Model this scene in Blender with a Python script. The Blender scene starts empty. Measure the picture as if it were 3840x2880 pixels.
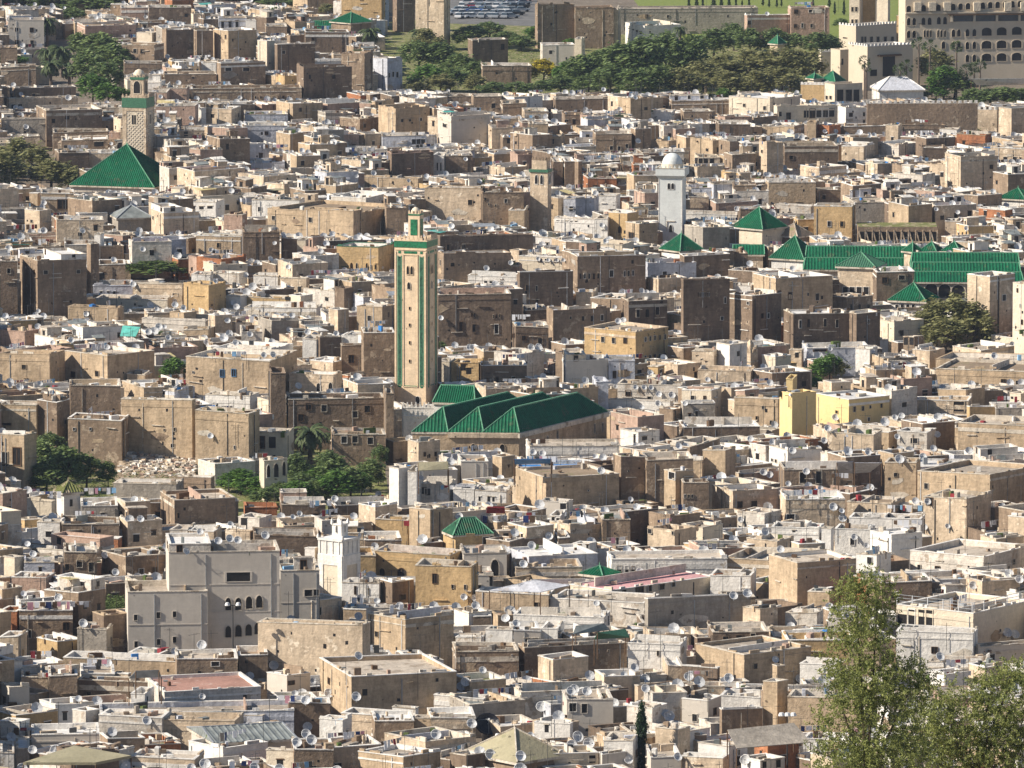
import bpy, math, random
from mathutils import Vector, Matrix
from mathutils.bvhtree import BVHTree
from mathutils import noise as mn
R = random.Random(11)
PI = math.pi
sc = bpy.context.scene
C = sc.collection
# ------------------------------------------------------------------ camera, sky, sun, exposure
F, U0, V0, CZ = 29000.0, 1920.0, 1440.0, 156.0
PITCH = math.atan((1440 + 2274) / F)
CP, SP = math.cos(PITCH), math.sin(PITCH)
cd = bpy.data.cameras.new('camera')
cam = bpy.data.objects.new('camera', cd)
C.objects.link(cam)
cam.location = (0, 0, CZ)
cam.rotation_euler = (PI / 2 - PITCH, 0, 0)
cd.sensor_width = 36
cd.lens = 36 * F / 3840
cd.clip_start, cd.clip_end = 5, 9000
sc.camera = cam
SUN_EL, SUN_FI = math.radians(35), math.radians(76)      # elevation; angle from the camera's back towards its left
W = bpy.data.worlds.new('World')
sc.world = W
W.use_nodes = True
nt = W.node_tree
nt.nodes.clear()
sky = nt.nodes.new('ShaderNodeTexSky')
sky.sky_type = 'NISHITA'
sky.sun_disc = False
sky.sun_elevation = SUN_EL
S = Vector((-math.sin(SUN_FI) * math.cos(SUN_EL), -math.cos(SUN_FI) * math.cos(SUN_EL), math.sin(SUN_EL)))
sky.sun_rotation = math.atan2(S.x, S.y)
sky.air_density, sky.dust_density, sky.ozone_density = 1.0, 0.5, 1.6
bg = nt.nodes.new('ShaderNodeBackground')
bg.inputs[1].default_value = 0.066
wo = nt.nodes.new('ShaderNodeOutputWorld')
nt.links.new(sky.outputs[0], bg.inputs[0])
nt.links.new(bg.outputs[0], wo.inputs[0])
ld = bpy.data.lights.new('sun', 'SUN')
ld.energy = 5.0
ld.angle = math.radians(0.5)
ld.color = (1.0, 0.915, 0.79)
sun = bpy.data.objects.new('sun', ld)
C.objects.link(sun)
sun.rotation_euler = S.to_track_quat('Z', 'Y').to_euler()
sun.location = S * 300
vs = sc.view_settings
vs.view_transform, vs.look, vs.gamma, vs.exposure = 'Standard', 'None', 1, 0.56
vs.use_curve_mapping = False
HAZE = 0.00003
sc.cycles.volume_bounces = 0
sc.cycles.max_bounces = 4
sc.cycles.diffuse_bounces = 2

# ------------------------------------------------------------------ picture points to places
def ray(u, v):
    x, y = (u - U0) / F, -(v - V0) / F
    return (x, CP + y * SP, -SP + y * CP)
def PZ(u, v, z=0.0):
    d = ray(u, v)
    t = (z - CZ) / d[2]
    return (d[0] * t, d[1] * t, z)
def PY(u, v, Y):
    d = ray(u, v)
    t = Y / d[1]
    return (d[0] * t, Y, CZ + d[2] * t)
def proj(x, y, z):
    w = y * CP - (z - CZ) * SP
    h = y * SP + (z - CZ) * CP
    return U0 + F * x / w, V0 - F * h / w
def rp(r, x, y):
    if r == 'o':
        return x * 1.736, y * 1.736
    r = int(r)
    return (r % 3) * 1280 + x / 1.728, (r // 3) * 720 + y / 1.728

# ------------------------------------------------------------------ materials
MATS = {}
def _n(nt, t, **k):
    n = nt.nodes.new(t)
    for a, b in k.items():
        setattr(n, a, b)
    return n
def mix(nt, typ, fac, a, b):
    m = _n(nt, 'ShaderNodeMix', data_type='RGBA', blend_type=typ)
    for s, x in ((m.inputs[0], fac), (m.inputs[6], a), (m.inputs[7], b)):
        if hasattr(x, 'is_output'):
            nt.links.new(x, s)
        elif isinstance(x, tuple):
            s.default_value = (*x, 1) if len(x) == 3 else x
        else:
            s.default_value = x
    return m.outputs[2]
def ramp(nt, src, stops):
    r = _n(nt, 'ShaderNodeValToRGB')
    e = r.color_ramp.elements
    while len(e) < len(stops):
        e.new(0.5)
    for i, (p, c) in enumerate(stops):
        e[i].position = p
        e[i].color = (c, c, c, 1) if not isinstance(c, tuple) else (*c, 1)
    nt.links.new(src, r.inputs[0])
    return r.outputs[0]
def noise(nt, vec, scale, detail=3, rough=0.6, sc3=None):
    if sc3:
        mp = _n(nt, 'ShaderNodeMapping')
        mp.inputs['Scale'].default_value = sc3
        nt.links.new(vec, mp.inputs[0])
        vec = mp.outputs[0]
    n = _n(nt, 'ShaderNodeTexNoise')
    n.inputs['Scale'].default_value = scale
    n.inputs['Detail'].default_value = detail
    n.inputs['Roughness'].default_value = rough
    nt.links.new(vec, n.inputs['Vector'])
    return n.outputs[0]
def base_mat(name):
    m = bpy.data.materials.new(name)
    m.use_nodes = True
    nt = m.node_tree
    b = nt.nodes['Principled BSDF']
    g = _n(nt, 'ShaderNodeNewGeometry')
    return m, nt, b, g.outputs['Position']
def plaster(code, name, col, rough=0.92, streak=0.45, patch=None, patchlo=0.60, grain=0.35, bump=0.9, dirt=0.3):
    m, nt, b, pos = base_mat(name)
    big = noise(nt, pos, 0.16, 3, 0.6)
    c = mix(nt, 'MIX', ramp(nt, big, [(0.35, 0.0), (0.7, 1.0)]), col, tuple(x * (1 - dirt) for x in col))
    if patch:
        pn = noise(nt, pos, 0.55, 5, 0.65)
        c = mix(nt, 'MIX', ramp(nt, pn, [(patchlo, 0.0), (patchlo + 0.03, 1.0)]), c, patch)
    st = noise(nt, pos, 1.0, 3, 0.7, (1.1, 1.1, 0.3))
    c = mix(nt, 'MULTIPLY', streak, c, ramp(nt, st, [(0.35, 0.5), (0.62, 1.2)]))
    fi = noise(nt, pos, 2.2, 5, 0.8)
    c = mix(nt, 'MULTIPLY', grain, c, ramp(nt, fi, [(0.3, 0.35), (0.7, 1.5)]))
    co = noise(nt, pos, 1.0, 2, 0.6, (0.5, 0.5, 3.2))
    c = mix(nt, 'MULTIPLY', streak * 0.7, c, ramp(nt, co, [(0.38, 0.7), (0.6, 1.12)]))
    ho = noise(nt, pos, 1.0, 1, 0.5, (0.9, 0.9, 1.1))
    c = mix(nt, 'MULTIPLY', 0.8, c, ramp(nt, ho, [(0.21, 0.25), (0.25, 1.0)]))
    nt.links.new(c, b.inputs['Base Color'])
    b.inputs['Roughness'].default_value = rough
    b.inputs['Specular IOR Level'].default_value = 0.15
    bp = _n(nt, 'ShaderNodeBump')
    bp.inputs['Strength'].default_value = bump
    bp.inputs['Distance'].default_value = 0.12
    nt.links.new(noise(nt, pos, 1.7, 4, 0.7), bp.inputs['Height'])
    nt.links.new(bp.outputs[0], b.inputs['Normal'])
    MATS[code] = m
    return m
def simple(code, name, col, rough=0.7, var=0.3, scale=1.5, metal=0.0, spec=0.3):
    m, nt, b, pos = base_mat(name)
    n = noise(nt, pos, scale, 3, 0.6)
    c = mix(nt, 'MULTIPLY', 1.0, col, ramp(nt, n, [(0.3, 1 - var), (0.7, 1 + var * 0.4)]))
    nt.links.new(c, b.inputs['Base Color'])
    b.inputs['Roughness'].default_value = rough
    b.inputs['Metallic'].default_value = metal
    b.inputs['Specular IOR Level'].default_value = spec
    MATS[code] = m
    return m
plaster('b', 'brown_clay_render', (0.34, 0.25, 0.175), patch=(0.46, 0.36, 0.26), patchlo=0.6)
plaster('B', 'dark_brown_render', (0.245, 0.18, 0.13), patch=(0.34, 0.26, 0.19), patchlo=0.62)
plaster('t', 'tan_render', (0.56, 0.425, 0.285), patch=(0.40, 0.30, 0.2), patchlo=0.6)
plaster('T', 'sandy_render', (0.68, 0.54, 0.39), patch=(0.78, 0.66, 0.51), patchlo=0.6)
plaster('y', 'ochre_render', (0.60, 0.42, 0.22), streak=0.3)
plaster('Y', 'yellow_paint', (0.76, 0.58, 0.29), streak=0.12, grain=0.1, dirt=0.08)
plaster('w', 'whitewash', (0.81, 0.77, 0.71), streak=0.25, patch=(0.5, 0.43, 0.34), patchlo=0.66, grain=0.22, dirt=0.15)
plaster('v', 'stained_whitewash', (0.75, 0.68, 0.59), streak=0.4, patch=(0.46, 0.38, 0.3), patchlo=0.58, grain=0.4)
plaster('g', 'grey_cement', (0.42, 0.37, 0.31), streak=0.35, patch=(0.35, 0.31, 0.26))
plaster('G', 'pale_grey_render', (0.60, 0.54, 0.465), streak=0.12, grain=0.12, dirt=0.08, bump=0.15)
plaster('p', 'pinkish_render', (0.50, 0.35, 0.27), streak=0.35, patch=(0.5, 0.38, 0.3), patchlo=0.62)
plaster('l', 'lilac_white_render', (0.62, 0.63, 0.68), streak=0.3, patch=(0.40, 0.38, 0.38), patchlo=0.6)
plaster('c', 'cream_render', (0.72, 0.62, 0.48), streak=0.2, grain=0.2, dirt=0.12)
plaster('h', 'hotel_cream_render', (0.60, 0.51, 0.39), streak=0.08, grain=0.08, dirt=0.06, bump=0.1)
plaster('o', 'orange_brick', (0.46, 0.20, 0.10), grain=0.5)
plaster('s', 'pale_sage_paint', (0.70, 0.72, 0.70), streak=0.12, grain=0.12, dirt=0.08, bump=0.2)
plaster('m', 'cream_minaret_render', (0.78, 0.60, 0.41), streak=0.25, grain=0.3, dirt=0.08, bump=0.2)
plaster('k', 'weathered_lime_cap', (0.70, 0.62, 0.51), streak=0.2, patch=(0.34, 0.28, 0.21), patchlo=0.55, grain=0.4)
plaster('r1', 'limewashed_roof', (0.57, 0.49, 0.40), streak=0.0, patch=(0.32, 0.26, 0.2), patchlo=0.56, grain=0.5)
plaster('r2', 'cement_roof', (0.40, 0.34, 0.275), streak=0.0, patch=(0.45, 0.40, 0.34), patchlo=0.57, grain=0.5)
plaster('r3', 'earth_roof', (0.33, 0.25, 0.175), streak=0.0, patch=(0.20, 0.19, 0.09), patchlo=0.6, grain=0.5)
plaster('r4', 'red_tiled_roof_floor', (0.42, 0.24, 0.19), streak=0.0, patch=(0.5, 0.36, 0.3), patchlo=0.62, grain=0.4)
plaster('r5', 'pink_roof_coat', (0.68, 0.38, 0.38), streak=0.0, grain=0.2)
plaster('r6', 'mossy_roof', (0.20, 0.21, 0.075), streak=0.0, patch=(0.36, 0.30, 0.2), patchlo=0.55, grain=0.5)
plaster('r7', 'white_roof', (0.78, 0.76, 0.73), streak=0.0, patch=(0.5, 0.45, 0.4), patchlo=0.66, grain=0.3)
plaster('r8', 'olive_felt_roof', (0.38, 0.34, 0.225), streak=0.0, patch=(0.28, 0.26, 0.16), patchlo=0.6, grain=0.2)
plaster('gr', 'lane_earth', (0.22, 0.18, 0.14), streak=0.0, patch=(0.3, 0.26, 0.2), grain=0.5)
plaster('q', 'green_glazed_tile', (0.010, 0.135, 0.062), rough=0.5, streak=0.3, patch=(0.05, 0.11, 0.055), patchlo=0.6, grain=0.5, bump=0.5, dirt=0.35)
simple('Q', 'pale_green_ridge', (0.15, 0.36, 0.22), 0.6, 0.35, 3)
simple('tg', 'green_tile_band', (0.02, 0.19, 0.085), 0.4, 0.6, 3, 0, 0.5)
simple('ts', 'mottled_green_mosaic', (0.045, 0.13, 0.075), 0.5, 0.8, 3)
simple('gt', 'dull_green_tile', (0.06, 0.17, 0.10), 0.5, 0.4, 4)
simple('dk', 'dark_opening', (0.022, 0.02, 0.02), 0.4, 0.3, 2)
simple('bl', 'blue_shutter', (0.08, 0.22, 0.42), 0.5)
simple('wf', 'white_frame', (0.72, 0.72, 0.72), 0.6)
simple('wd', 'brown_wood', (0.13, 0.075, 0.04), 0.7)
simple('mt', 'galvanised_metal', (0.36, 0.38, 0.40), 0.45, 0.35, 1.2, 0.2)
simple('mb', 'dark_metal', (0.05, 0.05, 0.05), 0.5)
simple('sh', 'grey_corrugated_sheet', (0.25, 0.27, 0.26), 0.55, 0.4, 0.8, 0.1)
simple('ds', 'dish_grey', (0.58, 0.58, 0.58), 0.5, 0.25, 2.5)
simple('db', 'black_dish', (0.012, 0.012, 0.018), 0.4)
simple('bt', 'blue_tarpaulin', (0.04, 0.22, 0.58), 0.6)
simple('tl', 'teal_sheet', (0.10, 0.42, 0.36), 0.6)
simple('ylw', 'yellow_awning', (0.60, 0.50, 0.25), 0.8)
simple('rd', 'red_cloth', (0.30, 0.04, 0.05), 0.9)
simple('dn', 'navy_cloth', (0.03, 0.05, 0.16), 0.9)
simple('pk', 'pink_cloth', (0.6, 0.3, 0.36), 0.9)
simple('cb', 'sky_blue_cloth', (0.25, 0.45, 0.66), 0.9)
simple('wc', 'white_cloth', (0.8, 0.8, 0.82), 0.9, 0.1)
simple('asp', 'asphalt', (0.16, 0.155, 0.15), 0.9, 0.3, 0.2)
simple('gl', 'greyed_glass', (0.05, 0.07, 0.09), 0.15, 0.3, 1, 0, 0.6)
simple('ty', 'tyre_rubber', (0.02, 0.02, 0.02), 0.9)
def leafm(code, name, c1, c2, tr=0.25):
    m, nt, b, pos = base_mat(name)
    n = noise(nt, pos, 0.9 if tr < .3 else 3.0, 4, 0.8)
    c = mix(nt, 'MIX', ramp(nt, n, [(0.35, 0.0), (0.65, 1.0)]), c1, c2)
    wn = _n(nt, 'ShaderNodeTexWhiteNoise')
    nt.links.new(pos, wn.inputs[0])
    nt.links.new(c, b.inputs['Base Color'])
    b.inputs['Roughness'].default_value = 0.6
    b.inputs['Specular IOR Level'].default_value = 0.25
    t = _n(nt, 'ShaderNodeBsdfTranslucent')
    nt.links.new(c, t.inputs[0])
    ms = _n(nt, 'ShaderNodeMixShader')
    ms.inputs[0].default_value = tr
    nt.links.new(b.outputs[0], ms.inputs[1])
    nt.links.new(t.outputs[0], ms.inputs[2])
    nt.links.new(ms.outputs[0], nt.nodes['Material Output'].inputs[0])
    MATS[code] = m
leafm('f1', 'dark_leaves', (0.055, 0.10, 0.04), (0.22, 0.28, 0.09))
leafm('f2', 'olive_leaves', (0.13, 0.145, 0.055), (0.30, 0.28, 0.12))
leafm('f3', 'bright_leaves', (0.05, 0.12, 0.025), (0.15, 0.25, 0.05))
leafm('f4', 'yellow_blossom', (0.34, 0.27, 0.02), (0.50, 0.42, 0.04))
leafm('f5', 'olive_tree_leaves', (0.03, 0.065, 0.015), (0.44, 0.46, 0.15), 0.35)
leafm('f6', 'palm_fronds', (0.05, 0.08, 0.035), (0.12, 0.15, 0.06))
leafm('f7', 'cypress_needles', (0.015, 0.036, 0.014), (0.035, 0.065, 0.022))
leafm('f8', 'field_grass', (0.13, 0.17, 0.03), (0.24, 0.27, 0.05), 0.0)
leafm('f9', 'weeds', (0.05, 0.10, 0.02), (0.14, 0.17, 0.05), 0.1)
simple('bk', 'bark', (0.10, 0.075, 0.055), 0.9)
simple('pb', 'palm_bark', (0.17, 0.13, 0.10), 0.9)
WALLNAME = dict(b='brown clay', B='dark brown clay', t='tan', T='sandy', y='ochre', Y='yellow', w='whitewashed', v='stained white', g='grey cement',
                G='pale grey', p='pinkish', l='bluish white', c='cream', h='cream', o='orange brick', s='pale sage', m='cream')

# ------------------------------------------------------------------ mesh building
def sag(x, y, z):
    return min(1.0, z / 3.5) * (0.30 * mn.noise((x * .13, y * .10, 1.7)) + 0.16 * mn.noise((x * .45, y * .4, 5.2))) if z > 1 else 0.0
class MB:
    def __init__(s, warp=False):
        s.warp = warp
        s.v, s.f, s.m, s.k = [], [], [], []
    def mi(s, code):
        if code not in s.k:
            s.k.append(code)
        return s.k.index(code)
    def poly(s, pts, code):
        n = len(s.v)
        s.v += [tuple(p) for p in pts]
        s.f.append(tuple(range(n, n + len(pts))))
        s.m.append(s.mi(code))
    def hexa(s, b, t, code, top=None, bottom=True):
        """b, t: four points each, counter-clockwise seen from above"""
        n = len(s.v)
        s.v += [tuple(p) for p in b] + [tuple(p) for p in t]
        i = s.mi(code)
        for k in range(4):
            s.f.append((n + k, n + (k + 1) % 4, n + 4 + (k + 1) % 4, n + 4 + k)); s.m.append(i)
        s.f.append((n + 4, n + 5, n + 6, n + 7)); s.m.append(i if top is None else s.mi(top))
        if bottom:
            s.f.append((n + 3, n + 2, n + 1, n)); s.m.append(i)
    def box(s, x0, x1, y0, y1, z0, z1, code, top=None):
        s.hexa([(x0, y0, z0), (x1, y0, z0), (x1, y1, z0), (x0, y1, z0)], [(x0, y0, z1), (x1, y0, z1), (x1, y1, z1), (x0, y1, z1)], code, top)
    def rod(s, p, q, r, code, n=4, r2=None):
        p, q = Vector(p), Vector(q)
        r2 = r if r2 is None else r2
        d = (q - p).normalized()
        a = d.orthogonal().normalized()
        b = d.cross(a)
        k = len(s.v)
        for c, rr in ((p, r), (q, r2)):
            for i in range(n):
                t = 2 * PI * i / n
                s.v.append(tuple(c + a * (rr * math.cos(t)) + b * (rr * math.sin(t))))
        i_ = s.mi(code)
        for i in range(n):
            j = (i + 1) % n
            s.f.append((k + i, k + j, k + n + j, k + n + i)); s.m.append(i_)
        s.f.append(tuple(k + n + i for i in range(n))); s.m.append(i_)
        s.f.append(tuple(k + n - 1 - i for i in range(n))); s.m.append(i_)
    def lathe(s, c, prof, n, code):
        k = len(s.v)
        for r, z in prof:
            for i in range(n):
                t = 2 * PI * i / n
                s.v.append((c[0] + r * math.cos(t), c[1] + r * math.sin(t), c[2] + z))
        i_ = s.mi(code)
        for a in range(len(prof) - 1):
            for i in range(n):
                j = (i + 1) % n
                s.f.append((k + a * n + i, k + a * n + j, k + a * n + n + j, k + a * n + n + i)); s.m.append(i_)
    def mesh(s, name, org=(0, 0, 0), smooth=False):
        if s.warp:
            s.v = [(x, y, z + sag(x, y, z)) for x, y, z in s.v]
            s.warp = False
        me = bpy.data.meshes.new(name)
        ox, oy, oz = org
        me.from_pydata([(x - ox, y - oy, z - oz) for x, y, z in s.v], [], s.f)
        for c in s.k:
            me.materials.append(MATS[c])
        me.polygons.foreach_set('material_index', s.m)
        if smooth:
            me.polygons.foreach_set('use_smooth', [True] * len(s.f))
        me.update()
        return me
    def obj(s, name, parent=None, org=(0, 0, 0), kind=None, smooth=False):
        if not s.f:
            return None
        o = bpy.data.objects.new(name, s.mesh(name, org, smooth))
        C.objects.link(o)
        if parent is not None:
            o.parent = parent
        else:
            o.location = org
        if kind:
            o['kind'] = kind
        return o
def empty(name, loc, label=None, cat=None, group=None, rz=0):
    o = bpy.data.objects.new(name, None)
    o.empty_display_size = 0.5
    C.objects.link(o)
    o.location = loc
    o.rotation_euler = (0, 0, rz)
    if label: o['label'] = label
    if cat: o['category'] = cat
    if group: o['group'] = group
    return o
def tag(o, label=None, cat=None, group=None):
    if label: o['label'] = label
    if cat: o['category'] = cat
    if group: o['group'] = group
    return o
def copy_tree(o, parent=None):
    c = o.copy()
    C.objects.link(c)
    c.parent = parent
    for ch in list(o.children):
        copy_tree(ch, c)
    return c
TOLABEL = []      # (object, look, noun) given a place phrase at the end
def later(o, look, noun, x, y, z):
    TOLABEL.append((o, look, noun, proj(x, y, z)))

# ------------------------------------------------------------------ blocks
def add2(p, d, k, e=(0, 0), m=0.0):
    return (p[0] + d[0] * k + e[0] * m, p[1] + d[1] * k + e[1] * m)
class Block:
    def __init__(s, c, dr, wr, dl, wl, z0, z1):
        s.c, s.dr, s.wr, s.dl, s.wl, s.z0, s.z1 = c, dr, wr, dl, wl, z0, z1
    def q(s, t=0.0):
        """the four plan corners, inset by t"""
        return [add2(s.c, s.dr, t, s.dl, t), add2(s.c, s.dr, s.wr - t, s.dl, t), add2(s.c, s.dr, s.wr - t, s.dl, s.wl - t), add2(s.c, s.dr, t, s.dl, s.wl - t)]
    def at(s, i, j, z):
        p = add2(s.c, s.dr, s.wr * i, s.dl, s.wl * j)
        return (p[0], p[1], z)
    def sub(s, i0, i1, j0, j1, z0, z1):
        return Block(add2(s.c, s.dr, s.wr * i0, s.dl, s.wl * j0), s.dr, s.wr * (i1 - i0), s.dl, s.wl * (j1 - j0), z0, z1)
    def face(s, f):
        """origin, direction along the face seen left to right, outward normal, width"""
        if f == 'R':
            return s.c, s.dr, (s.dr[1], -s.dr[0]), s.wr
        d = (-s.dl[0], -s.dl[1])
        return add2(s.c, s.dl, s.wl), d, (d[1], -d[0]), s.wl
def z3(pts, z):
    return [(x, y, z) for x, y in pts]
def facebox(mb, b, f, u0, u1, z0, z1, o0, o1, code):
    o, d, n, w = b.face(f)
    a, e = add2(o, d, u0), add2(o, d, u1)
    pl = [add2(a, n, o1), add2(e, n, o1), add2(e, n, o0), add2(a, n, o0)]
    mb.hexa(z3(pl, z0), z3(pl, z1), code)
def facebar(mb, b, f, p, q, w, out, code):
    o, d, n, _ = b.face(f)
    dx, dz = q[0] - p[0], q[1] - p[1]
    L = math.hypot(dx, dz) or 1
    nx, nz = -dz / L * w / 2, dx / L * w / 2
    def P(u, z, k):
        c = add2(o, d, u, n, k)
        return (c[0], c[1], z)
    c4 = [(p[0] + nx, p[1] + nz), (p[0] - nx, p[1] - nz), (q[0] - nx, q[1] - nz), (q[0] + nx, q[1] + nz)]
    mb.hexa([P(u, z, 0.0) for u, z in c4], [P(u, z, out) for u, z in c4], code)
BV, BF = [], []
def solid(b, zt=None):
    n = len(BV)
    zt = b.z1 if zt is None else zt
    BV.extend(z3(b.q(), b.z0) + [(x, y, zt + sag(x, y, zt)) for x, y in b.q()])
    for k in range(4):
        BF.append((n + k, n + (k + 1) % 4, n + 4 + (k + 1) % 4, n + 4 + k))
    BF.append((n + 4, n + 5, n + 6, n + 7))
def ring(mb, b, t, z0, z1, code, top=None, over=0.0):
    o, i = b.q(-over), b.q(t)
    n = len(mb.v)
    mb.v += z3(o, z0) + z3(o, z1) + z3(i, z1) + z3(i, z0)
    k1, k2 = mb.mi(code), mb.mi(top or code)
    for a in range(4):
        c = (a + 1) % 4
        mb.f += [(n + a, n + c, n + 4 + c, n + 4 + a), (n + 4 + a, n + 4 + c, n + 8 + c, n + 8 + a), (n + 8 + a, n + 8 + c, n + 12 + c, n + 12 + a)]
        mb.m += [k1, k2, k1]
        if over:
            mb.f.append((n + 12 + a, n + 12 + c, n + c, n + a)); mb.m.append(k1)
def walls(mb, b, code, z0=None, z1=None):
    q = b.q()
    z0 = b.z0 if z0 is None else z0
    z1 = b.z1 if z1 is None else z1
    n = len(mb.v)
    mb.v += z3(q, z0) + z3(q, z1)
    i = mb.mi(code)
    for a in range(4):
        c = (a + 1) % 4
        mb.f.append((n + a, n + c, n + 4 + c, n + 4 + a)); mb.m.append(i)
def flatroof(S, b, wall, cap, roof, ph, part='wall', hole=None):
    """outer walls with a parapet, a cap on it and the roof floor inside"""
    walls(S(part), b, wall, b.z0, b.z1 - 0.1)
    t = min(0.28, b.wr * 0.12, b.wl * 0.12)
    pm = S('parapet')
    ring(pm, b, t, b.z1 - 0.1, b.z1, cap, over=0.05)
    n = len(pm.v)
    i = b.q(t)
    pm.v += z3(i, b.z1 - ph) + z3(i, b.z1 - 0.1)
    k = pm.mi(R.choice(('v', 'w', wall, cap)))
    for a in range(4):
        c = (a + 1) % 4
        pm.f.append((n + 4 + a, n + 4 + c, n + c, n + a)); pm.m.append(k)
    rm = S('roof')
    if hole is None:
        rm.poly(z3(i, b.z1 - ph), roof)
    else:
        h = hole.q()
        n = len(rm.v)
        rm.v += z3(i, b.z1 - ph) + z3(h, b.z1 - ph)
        k = rm.mi(roof)
        for a in range(4):
            c = (a + 1) % 4
            rm.f.append((n + a, n + c, n + 4 + c, n + 4 + a)); rm.m.append(k)
        ring(pm, hole, -0.2, b.z1 - ph, b.z1 - ph + 0.55, 'v', 'w')
        cm = S('courtyard')
        n = len(cm.v)
        cm.v += z3(h, b.z1 - ph) + z3(h, max(0.1, b.z1 - ph - 4))
        k = cm.mi('w')
        for a in range(4):
            c = (a + 1) % 4
            cm.f.append((n + 4 + a, n + 4 + c, n + c, n + a)); cm.m.append(k)
        cm.poly(z3(h, max(0.1, b.z1 - ph - 4)), 'r2')
    solid(b, b.z1)
# shared window pieces
def win_mesh(kind, col):
    key = (kind, col)
    if key in WM:
        return WM[key]
    fr, pa = MB(), MB()
    if kind == 'arch':
        pts = [(-0.5, 0.0), (0.5, 0.0), (0.5, 0.62)] + [(0.5 * math.cos(a), 0.62 + 0.38 * math.sin(a)) for a in (0.5, 1.05, PI / 2, 2.1, 2.64)] + [(-0.5, 0.62)]
    else:
        pts = [(-0.5, 0.0), (0.5, 0.0), (0.5, 1.0), (-0.5, 1.0)]
    cx, cz = 0, 0.5
    out = [((x - cx) * 1.18 + cx, (z - cz) * 1.12 + cz) for x, z in pts]
    n = len(pts)
    for a in range(n):
        c = (a + 1) % n
        o0, o1, i1, i0 = out[a], out[c], pts[c], pts[a]
        fr.poly([(o0[0], -0.1, o0[1]), (o1[0], -0.1, o1[1]), (i1[0], -0.1, i1[1]), (i0[0], -0.1, i0[1])], col)
        fr.poly([(o1[0], -0.1, o1[1]), (o0[0], -0.1, o0[1]), (o0[0], 0.05, o0[1]), (o1[0], 0.05, o1[1])], col)
        fr.poly([(i0[0], -0.1, i0[1]), (i1[0], -0.1, i1[1]), (i1[0], 0.0, i1[1]), (i0[0], 0.0, i0[1])], col)
    pa.poly([(x, -0.012, z) for x, z in pts], 'dk')
    if col in ('wf', 'bl', 'wd'):
        pa.box(-0.03, 0.03, -0.05, -0.015, 0.02, 0.9, col)
    WM[key] = (fr.mesh('window_frame'), pa.mesh('window_pane'))
    return WM[key]
WM = {}
def put_window(S, b, f, u, z, w, h, kind='rect', col='k', name='window'):
    """u: centre along the face, z: sill height"""
    o, d, n, wd = b.face(f)
    if S.merged:
        facebox(S('wall'), b, f, u - w / 2, u + w / 2, z, z + h, -0.01, 0.02, 'dk')
        facebox(S('wall'), b, f, u - w / 2 - .1, u + w / 2 + .1, z + h, z + h + .12, -0.01, 0.1, col)
        return
    fm, pm = win_mesh(kind, col)
    p = add2(o, d, u)
    ang = math.atan2(d[1], d[0])
    fo = bpy.data.objects.new(name, fm)
    C.objects.link(fo)
    fo.parent = S.root
    fo.location = (p[0] - S.org[0], p[1] - S.org[1], z - S.org[2] + (sag(p[0], p[1], z) if S.warp else 0))
    fo.rotation_euler = (0, 0, ang)
    fo.scale = (w, 1, h)
    po = bpy.data.objects.new('pane', pm)
    C.objects.link(po)
    po.parent = fo
class Sink:
    """collects the parts of one thing; S('wall') is the mesh of part wall"""
    def __init__(s, name=None, org=(0, 0, 0), merged=None, rz=0):
        s.warp = name == 'house'
        s.parts, s.org, s.merged = {}, org, merged
        s.root = empty(name, org) if merged is None else None
    def __call__(s, part):
        if s.merged is not None:
            return s.merged
        if part not in s.parts:
            s.parts[part] = MB(s.warp)
        return s.parts[part]
    def done(s, **kw):
        for k, m in s.parts.items():
            nm = k.split('#')[0]
            o = m.obj(nm, s.root, s.org, smooth=nm in ('dome',))
            if o is not None and nm in ('tile_ribs', 'merlons', 'lattice', 'small_openings', 'render_patches', 'ledges', 'drain_pipe', 'dividing_wall'):
                o['kind'] = 'stuff'
        return s.root

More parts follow.
